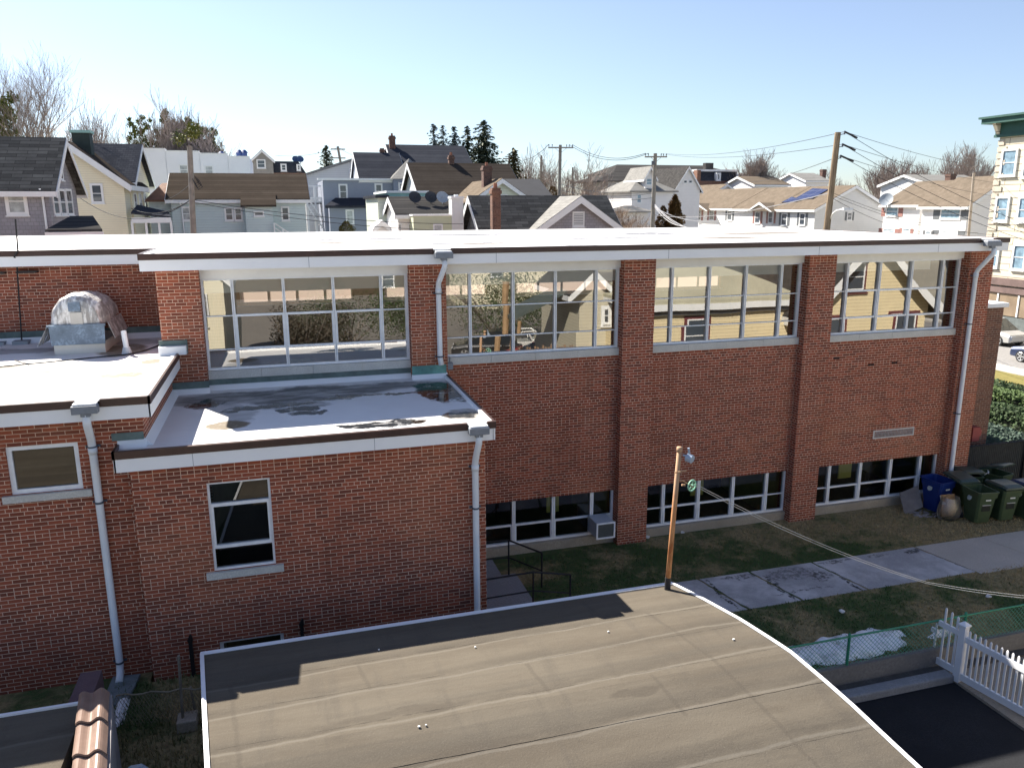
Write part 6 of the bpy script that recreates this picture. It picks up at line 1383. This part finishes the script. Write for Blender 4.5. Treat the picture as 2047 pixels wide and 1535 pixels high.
hedge('rounded_shrub', 'dark rounded shrub between the domed shrub and the brick vestibule', 26.2, 28.5, 19.6, 25.6, G, -7.85, 3, 12000)
hedge('rounded_shrub', 'low ragged bluish juniper just behind the slatted fence', 22.6, 26.2, 19.3, 23.6, G, -8.05, 4, 12000, mat=leaf_mat('juniper_leaf', (.03, .055, .045), (.05, .085, .06), (.09, .12, .09)))
tag(MB().box(32.01, 37.05, 10, 45, -9.4, G-.02).build('yellow_lawn', M('yellow_grass', (.2, .17, .045), .95, .25, 1.4, .3, fine=20)), kind='structure')

# ================================================================ poles and wires
WOOD = NT('pole_wood'); t = WOOD; cc = t.mix(t.smooth(t.noise(3, 5, .7, t.mapping(t.pos, (3, 3, .3))), .35, .65), (.16, .12, .08), (.3, .235, .16)); WOOD = t.fin(cc, .9, .15)
WGREY = M('weathered_pole', (.25, .23, .2), .9, .25, 3); WIRE = M('wire_black', (.02, .02, .025), .6); WIREG = M('wire_grey', (.22, .22, .23), .6); INS = M('insulator_grey', (.1, .11, .13), .4)
def pole_px(lab, pt, pb, Y, r_, mat, name='utility_pole'):
    a = P(pt[0], pt[1], Y); b_ = P(pb[0], pb[1], Y); d = (a-b_)/(a.z-b_.z); base = b_+d*(-9.2-b_.z)
    o = tag(empty(name, base), lab, 'utility pole', 'utility poles along the back street'); MB().path([base, a], [r_*1.15, r_*.85], 10).build('shaft', mat, o); return o, a, d
def crossarm(o, a, d, dz, half, up=True):
    c = a-Vector((0, 0, dz)); MB().obox(c-Vector((0, .16, 0)), (half, 0, .02), (0, .06, 0), (0, 0, .07)).build('crossarm', WGREY, o); pts = []
    for k in (-1, -.72, .5, .72, 1)[:5]:
        q = c+Vector((half*k*.94, -.16, .07)); MB().tube(q, q+Vector((0, 0, .14)), .03, n=6).tube(q+Vector((0, 0, .12)), q+Vector((0, 0, .26)), .065, .05, 8).build('insulator', INS, o); pts.append(q+Vector((0, 0, .26)))
    MB().tube(c+Vector((-half*.5, -.2, 0)), c+Vector((0, -.1, -.55)), .02, n=4).tube(c+Vector((half*.5, -.2, 0)), c+Vector((0, -.1, -.55)), .02, n=4).build('brace', INS, o); return pts
pA, aA, dA = pole_px('tall leaning wooden utility pole standing right behind the school roof', (1675, 265), (1652, 463), 34, .17, WOOD)
pts3 = []
for i, (px, py) in enumerate(((1688, 268), (1684, 293), (1680, 316))):
    q = P(px, py, 33.8); c = P(1673-i*2, py+3, 34); MB().tube(c, q, .02, n=6).tube(q-Vector((0, 0, .03)), q+Vector((0, 0, .14)), .045, .03, 8).build('insulator', INS, pA); pts3.append(q+Vector((0, 0, .1)))
b0_ = P(1660, 440, 34); MB().path([b0_, P(1664, 428, 33.4), P(1672, 421, 32.8), P(1690, 418, 32.2)], .03, 8).build('lamp_arm', ALU, pA); q = P(1694, 418, 32.2); MB().obox(q, (.22, -.05, 0), (.02, .09, 0), (0, 0, .05)).build('lamp_head', ALU, pA)
pB, aB, dB = pole_px('wooden pole topped with ivy, rising in front of the pale blue house', (379, 292), (387, 468), 46, .16, WGREY)
b = MB(); ivr = random.Random(5); leafcloud(b, ivr, [((P(378, 278, 46).x+ivr.uniform(-.5, .5), 46, P(378, 278, 46).z+ivr.uniform(-.4, .5)), .45) for _ in range(4)], 500, .09); b.build('ivy', IVY, pB)
for k in range(4): q = P(388+k*2, 352+k*4, 45.8); MB().path([q, q+Vector((.25, 0, -.25)), q+Vector((.05, 0, -.4)), q+Vector((-.1, 0, -.15))], .02, 5).build('cable_loop', WIRE, pB)
pC, aC, dC = pole_px('dark crossarm pole in front of the white dormer tower house', (1310, 307), (1304, 462), 76, .22, WGREY); arC = crossarm(pC, aC, dC, .35, 1.25)
MB().tube(P(1306, 330, 75.6), P(1306, 322, 75.6), .2, n=8).build('transformer', INS, pC)
pD, aD, dD = pole_px('crossarm pole standing among the bare trees at the middle of the skyline', (1120, 290), (1118, 392), 84, .2, WGREY); arD = crossarm(pD, aD, dD, .3, 1.45)
for nm, lab, pt, pb, Y, r_ in ((0, 'thin far pole with two short crossarms behind the pointed conifer', (1018, 312), (1017, 372), 110, .17), (0, 'slim bare pole left of the middle crossarm pole', (1082, 311), (1081, 365), 105, .16), (0, 'short pole between the gnarled bare trees', (1145, 335), (1144, 396), 98, .14), (0, 'leaning distant pole above the lean grey gable', (675, 293), (681, 326), 118, .2), (0, 'pale slender pole between the last townhouse and the apartment building', (1947, 346), (1936, 470), 58, .13)):
    o, a, d = pole_px(lab, pt, pb, Y, r_, WGREY if 'pale' not in lab else M('pale_pole', (.36, .31, .26), .8))
    if 'two short' in lab or 'leaning' in lab:
        for dz in (.4, 1.6): MB().box(a.x-1.0, a.x+1.0, a.y-.3, a.y-.18, a.z-dz-.08, a.z-dz+.08).build('crossarm', WGREY, o)
def wire(a, b, sag, lab, r_=.022, mat=WIRE, group=None, n=18):
    o = top(MB().path([a+(b-a)*(i/n)-Vector((0, 0, 4*sag*(i/n)*(1-i/n))) for i in range(n+1)], r_, 4), 'overhead_wire', mat, lab, 'wire', base=a, group=group)
ends = ((1205, 327, 84), (1315, 350, 76), (1335, 377, 76))
far = [P(1205, 318, 84), P(1120, 345, 90), P(1420, 372, 90)]
for i, (q, e) in enumerate(zip(pts3, (arC[4], arC[2], P(1475, 330, 90)+Vector((0, 0, -2))))):
    wire(q, e, .5, ['topmost wire from the leaning pole back to the crossarm pole', 'middle wire from the leaning pole back to the crossarm pole', 'lowest wire leaving the leaning pole towards the left skyline'][i], .016)
for i, (q, (px, py, Y)) in enumerate(zip(pts3, ((2100, 345, 60), (2100, 372, 60), (2100, 400, 60)))):
    wire(q, P(px, py, Y), .6, ['upper single wire sloping right from the leaning pole', 'second single wire sloping right from the leaning pole', 'third single wire sloping right from the leaning pole'][i], .012)
for i, (q, (px, py, Y)) in enumerate(zip(pts3, ((2110, 470, 30), (2110, 488, 30), (2110, 500, 30)))):
    e = P(px, py, Y); sp = q+(e-q)*.06
    wire(q, e, .35, ['steep twisted drop cable from the top of the leaning pole to the right edge', 'steep drop cable from the middle insulator to the right edge', 'steep drop cable from the lowest insulator to the right edge'][i], .013)
    top(MB().path([q, sp], .045, 6), 'cable_splice', WIRE, ['black splice sleeve on the topmost drop cable', 'black splice sleeve on the middle drop cable', 'black splice sleeve on the lowest drop cable'][i], 'cable', base=q)
qA = P(1662, 385, 33.9)
for i, (px, py, Y) in enumerate(((1990, 470, 40), (1955, 466, 42), (1870, 466, 44))): wire(qA-Vector((0, 0, .12*i)), P(px, py, Y), .4, ['house service cable from the leaning pole, highest of three', 'house service cable from the leaning pole, middle of three', 'house service cable from the leaning pole, lowest of three'][i], .012)
wire(qA, P(1310, 430, 76), .6, 'long low cable running left from the leaning pole to the crossarm pole', .03, WIREG)
wire(arC[0], arD[4], .9, 'outer wire between the two crossarm poles', .03); wire(arC[1], arD[3], 1.1, 'inner wire between the two crossarm poles', .03)
cB = P(1308, 408, 75.8)
for i, (px, py) in enumerate(((1373, 455), (1378, 458), (1366, 452), (1440, 440))): wire(cB-Vector((0, 0, .1*i)), P(px, py, 66), .3+.1*i, ['thick pale cable dropping from the crossarm pole past the cedars', 'second pale cable dropping from the crossarm pole', 'third pale cable dropping from the crossarm pole', 'service cable from the crossarm pole to the townhouses'][i], .035, M('pale_cable', (.45, .45, .46), .5))
for i, (py0, py1) in enumerate(((368, 384), (380, 386), (388, 395))): wire(P(1119, py0, 84), P(1308, py1, 76), .5, ['upper telephone line between the crossarm poles', 'middle telephone line between the crossarm poles', 'lower telephone line between the crossarm poles'][i], .03, WIREG)
wire(P(384, 398, 46), P(262, 417, 58), .5, 'service cable from the ivy topped pole to the cream house', .025); wire(P(384, 398, 46), P(152, 390, 52), 1.2, 'sagging cable from the ivy topped pole towards the shingled house', .02); wire(P(384, 365, 46), P(336, 398, 60), .1, 'short cable from the ivy topped pole to the blue house eave', .018)
for i, (a_, b_) in enumerate((((388, 400), (925, 448)), ((388, 405), (925, 462)))): wire(P(*a_, 46), P(*b_, 44), .3, ['upper long wire crossing in front of the blue houses', 'lower long wire crossing in front of the blue houses'][i], .02)
wire(P(550, 311, 118), P(676, 295, 118), .5, 'far wire left of the leaning distant pole', .03, WIREG); wire(P(676, 295, 118), P(800, 330, 118), .8, 'far wire right of the leaning distant pole', .03, WIREG)
wire(arD[0], P(1018, 314, 110), 1.0, 'far wire from the first crossarm pole to the thin pole', .03)

# ================================================================ cars
CPAINT = {}
def paint(name, c): 
    if name not in MATS: t = NT(name); t.b.inputs['Coat Weight'].default_value = .8; t.b.inputs['Coat Roughness'].default_value = .06; MATS[name] = t.fin(c, .35, .5, .25)
    return MATS[name]
CGL = M('car_glass', (.02, .025, .03), .06, .1, spec=.8); TYRE = M('tyre_rubber', (.018, .018, .018), .8); RIM = M('alloy_rim', (.55, .56, .57), .3, .05, metal=.6)
def car(name, lab, x, y, rz, pm, suv=False, L=4.5, W=1.8, z=-9.0, group=None):
    r = empty(name, (x, y, z), rz); tag(r, lab, 'car', group); h = 1.62 if suv else 1.42; b = MB()
    st = [(-L/2, .35, .62), (-L/2+.12, .28, .78), (-L/2+.9, .24, .92), (-.6, .22, .95), (.9, .22, .96), (L/2-.6, .26, .98), (L/2-.08, .3, .9), (L/2, .4, .75)]
    b.loft([[(X, -W/2*k, z0), (X, -W/2*k, z1-.16), (X, -W/2*k+.1, z1), (X, W/2*k-.1, z1), (X, W/2*k, z1-.16), (X, W/2*k, z0)] for (X, z0, z1), k in zip(st, (.86, .95, 1, 1, 1, 1, .95, .86))]); b.build('body', pm, r, local=True, bevel=.03)
    g = MB(); cab = [(-1.25, .95, .02), (-.35, h-.06, .16), (.2, h, .18), (1.1, h-.02, .18), (L/2-.35, .97, .06)]
    g.loft([[(X, -W/2+.06, .9), (X, -W/2+ins, zz), (X, W/2-ins, zz), (X, W/2-.06, .9)] for X, zz, ins in cab]); g.build('windows', CGL, r, local=True)
    g = MB().loft([[(X, -W/2+ins-.01, zz-.02), (X, -W/2+ins+.05, zz+.025), (X, W/2-ins-.05, zz+.025), (X, W/2-ins+.01, zz-.02)] for X, zz, ins in cab[1:4]]); g.build('roof', pm, r, local=True)
    for X in (-L/2+.85, L/2-.85):
        for s in (-1, 1):
            wv_ = MB().tube((X, s*(W/2-.2), .33), (X, s*(W/2+.01), .33), .33, n=20).build('wheel', TYRE, r, local=True)
            rm_ = MB().tube((X, s*(W/2), .33), (X, s*(W/2+.02), .33), .07, n=10)
            for k in range(5): a = k*1.2566; rm_.obox((X+math.cos(a)*.13, s*(W/2+.012), .33+math.sin(a)*.13), (math.cos(a)*.11, 0, math.sin(a)*.11), (0, .012, 0), (-math.sin(a)*.035, 0, math.cos(a)*.035))
            rm_.path([(X+math.cos(k*.3142)*.235, s*(W/2+.012), .33+math.sin(k*.3142)*.235) for k in range(21)], .018, 5); rm_.build('rim', RIM, wv_, local=True)
    for s in (-1, 1): MB().obox((-L/2+.1, s*(W/2-.32), .66), (.06, 0, 0), (0, .17, 0), (0, 0, .06)).build('headlight', M('headlamp', (.7, .72, .75), .1), r, local=True)
    return r
car('parked_car', 'dark blue parked car with a five spoke wheel at the right edge', 41.65, 33.1, R(-90), paint('navy_paint', (.02, .035, .09)), z=-8.93)
car('parked_car', 'silver parked car mostly hidden behind the end of the school', 45.0, 40.5, R(90), paint('silver_paint', (.5, .5, .48)), suv=True, z=-8.93)
car('parked_car', 'black parked car seen only as a reflection near the brown pole', P(985, 668, 48).x, 36.3-48, .3, paint('black_paint', (.012, .013, .015)), suv=True, z=-9.28)
car('parked_car', 'red car whose roof shows at the bottom of the window reflections', P(1078, 690, 45).x+.4, 36.3-44.6, .8, paint('red_paint', (.3, .03, .03)), z=-9.28)
# white open jeep-like vehicle (reflection)
q = P(1062, 672, 47.5); jp = tag(empty('off_road_vehicle', (q.x, 36.3-47.5, -9.28)), 'boxy white off road vehicle mirrored in the second window bay', 'car'); jp.rotation_euler.z = .12
WP = paint('white_car_paint', (.7, .7, .67))
MB().box(-1.9, 1.7, -.75, .75, .55, 1.0).box(.3, 1.7, -.6, .6, 1.001, 1.12).build('body', WP, jp, local=True, bevel=.04)
b = MB()
for s in (-1, 1): b.tube((.3, s*.7, 1.0), (-.02, s*.66, 1.62), .05); b.tube((-.02, s*.66, 1.6), (-.9, s*.66, 1.6), .05); b.tube((-.9, s*.66, 1.6), (-.9, s*.7, 1.0), .05)
b.tube((-.02, -.66, 1.6), (-.02, .66, 1.6), .05); b.build('frame', WP, jp, local=True)
MB().box(-1.85, -.9, -.68, .68, 1.001, 1.55).build('soft_top', M('black_canvas', (.02, .02, .02), .8), jp, local=True, bevel=.06)
MB().poly([(.28, -.62, 1.05), (.28, .62, 1.05), (0, .6, 1.57), (0, -.6, 1.57)]).build('windscreen', CGL, jp, local=True)
for X in (-1.25, 1.15):
    for s in (-1, 1): MB().tube((X, s*.62, .4), (X, s*.86, .4), .4, n=18).build('wheel', TYRE, jp, local=True); MB().box(X-.5, X+.5, s*.76, s*.9, .84, .9).build('fender', M('black_fender', (.02, .02, .02), .6), jp, local=True)
# brown poles, picket scrap and shrubs in the lot behind the camera
for px, pt, pb, V, lab in ((1010, 560, 700, 40, 'tall tan wooden pole mirrored left of the black car'), (1035, 640, 700, 37, 'short reddish post mirrored in the second bay')):
    a = P(px, pt, V); b_ = P(px-12, pb, V); MB_ = MB().path([(b_.x, 36.3-V, -9.3), (a.x, 36.3-V, a.z)], .17 if V == 40 else .1, 8); top(MB_, 'wooden_pole', M('tan_pole_wood', (.34, .22, .12), .85, .2, 3), lab, 'pole', base=(b_.x, 36.3-V, -9.3))
r = random.Random(77)
def bush(lab, x, y, w_, h_, n, mat, seed):
    r = random.Random(seed); o = tag(empty('leafless_shrub', (x, y, -9.3)), lab, 'shrub'); mb = MB(); cr_ = MB()
    for i in range(14): a = r.uniform(0, 6.28); cr_.path([(x, y, -9.3), (x+math.cos(a)*w_*.4, y+math.sin(a)*w_*.3, -9.3+h_*.5), (x+math.cos(a)*w_*.8, y+math.sin(a)*w_*.6, -9.3+h_*r.uniform(.7, 1))], [.06, .04, .015], 4)
    cr_.build('stems_or_shade_core', BARK, o); leafcloud(mb, r, [((x+r.uniform(-.8, .8)*w_, y+r.uniform(-.6, .6)*w_, -9.3+h_*r.uniform(.2, .85)), w_*.4) for _ in range(14)], n, .09); mb.build('foliage', mat, o)
bush('big brownish hedge mass mirrored in the first window band', 1.2, -7.5, 2.6, 4.4, 9000, leaf_mat('dusty_hedge', (.04, .036, .028), (.07, .062, .048), (.11, .1, .08)), 1)
bush('dark evergreen shrubs mirrored behind the black car', 14.5, -19, 4.5, 4.6, 7000, HEDGE, 2); bush('second dark shrub mass mirrored at the lot edge', 4.5, -17, 4.5, 3.6, 7000, HEDGE, 3)
bare_tree('bare_tree', 'small bare tree in the parking lot, mirrored beside the white vehicle', 19.5, -14, 5.5, .9, 91, levels=5)
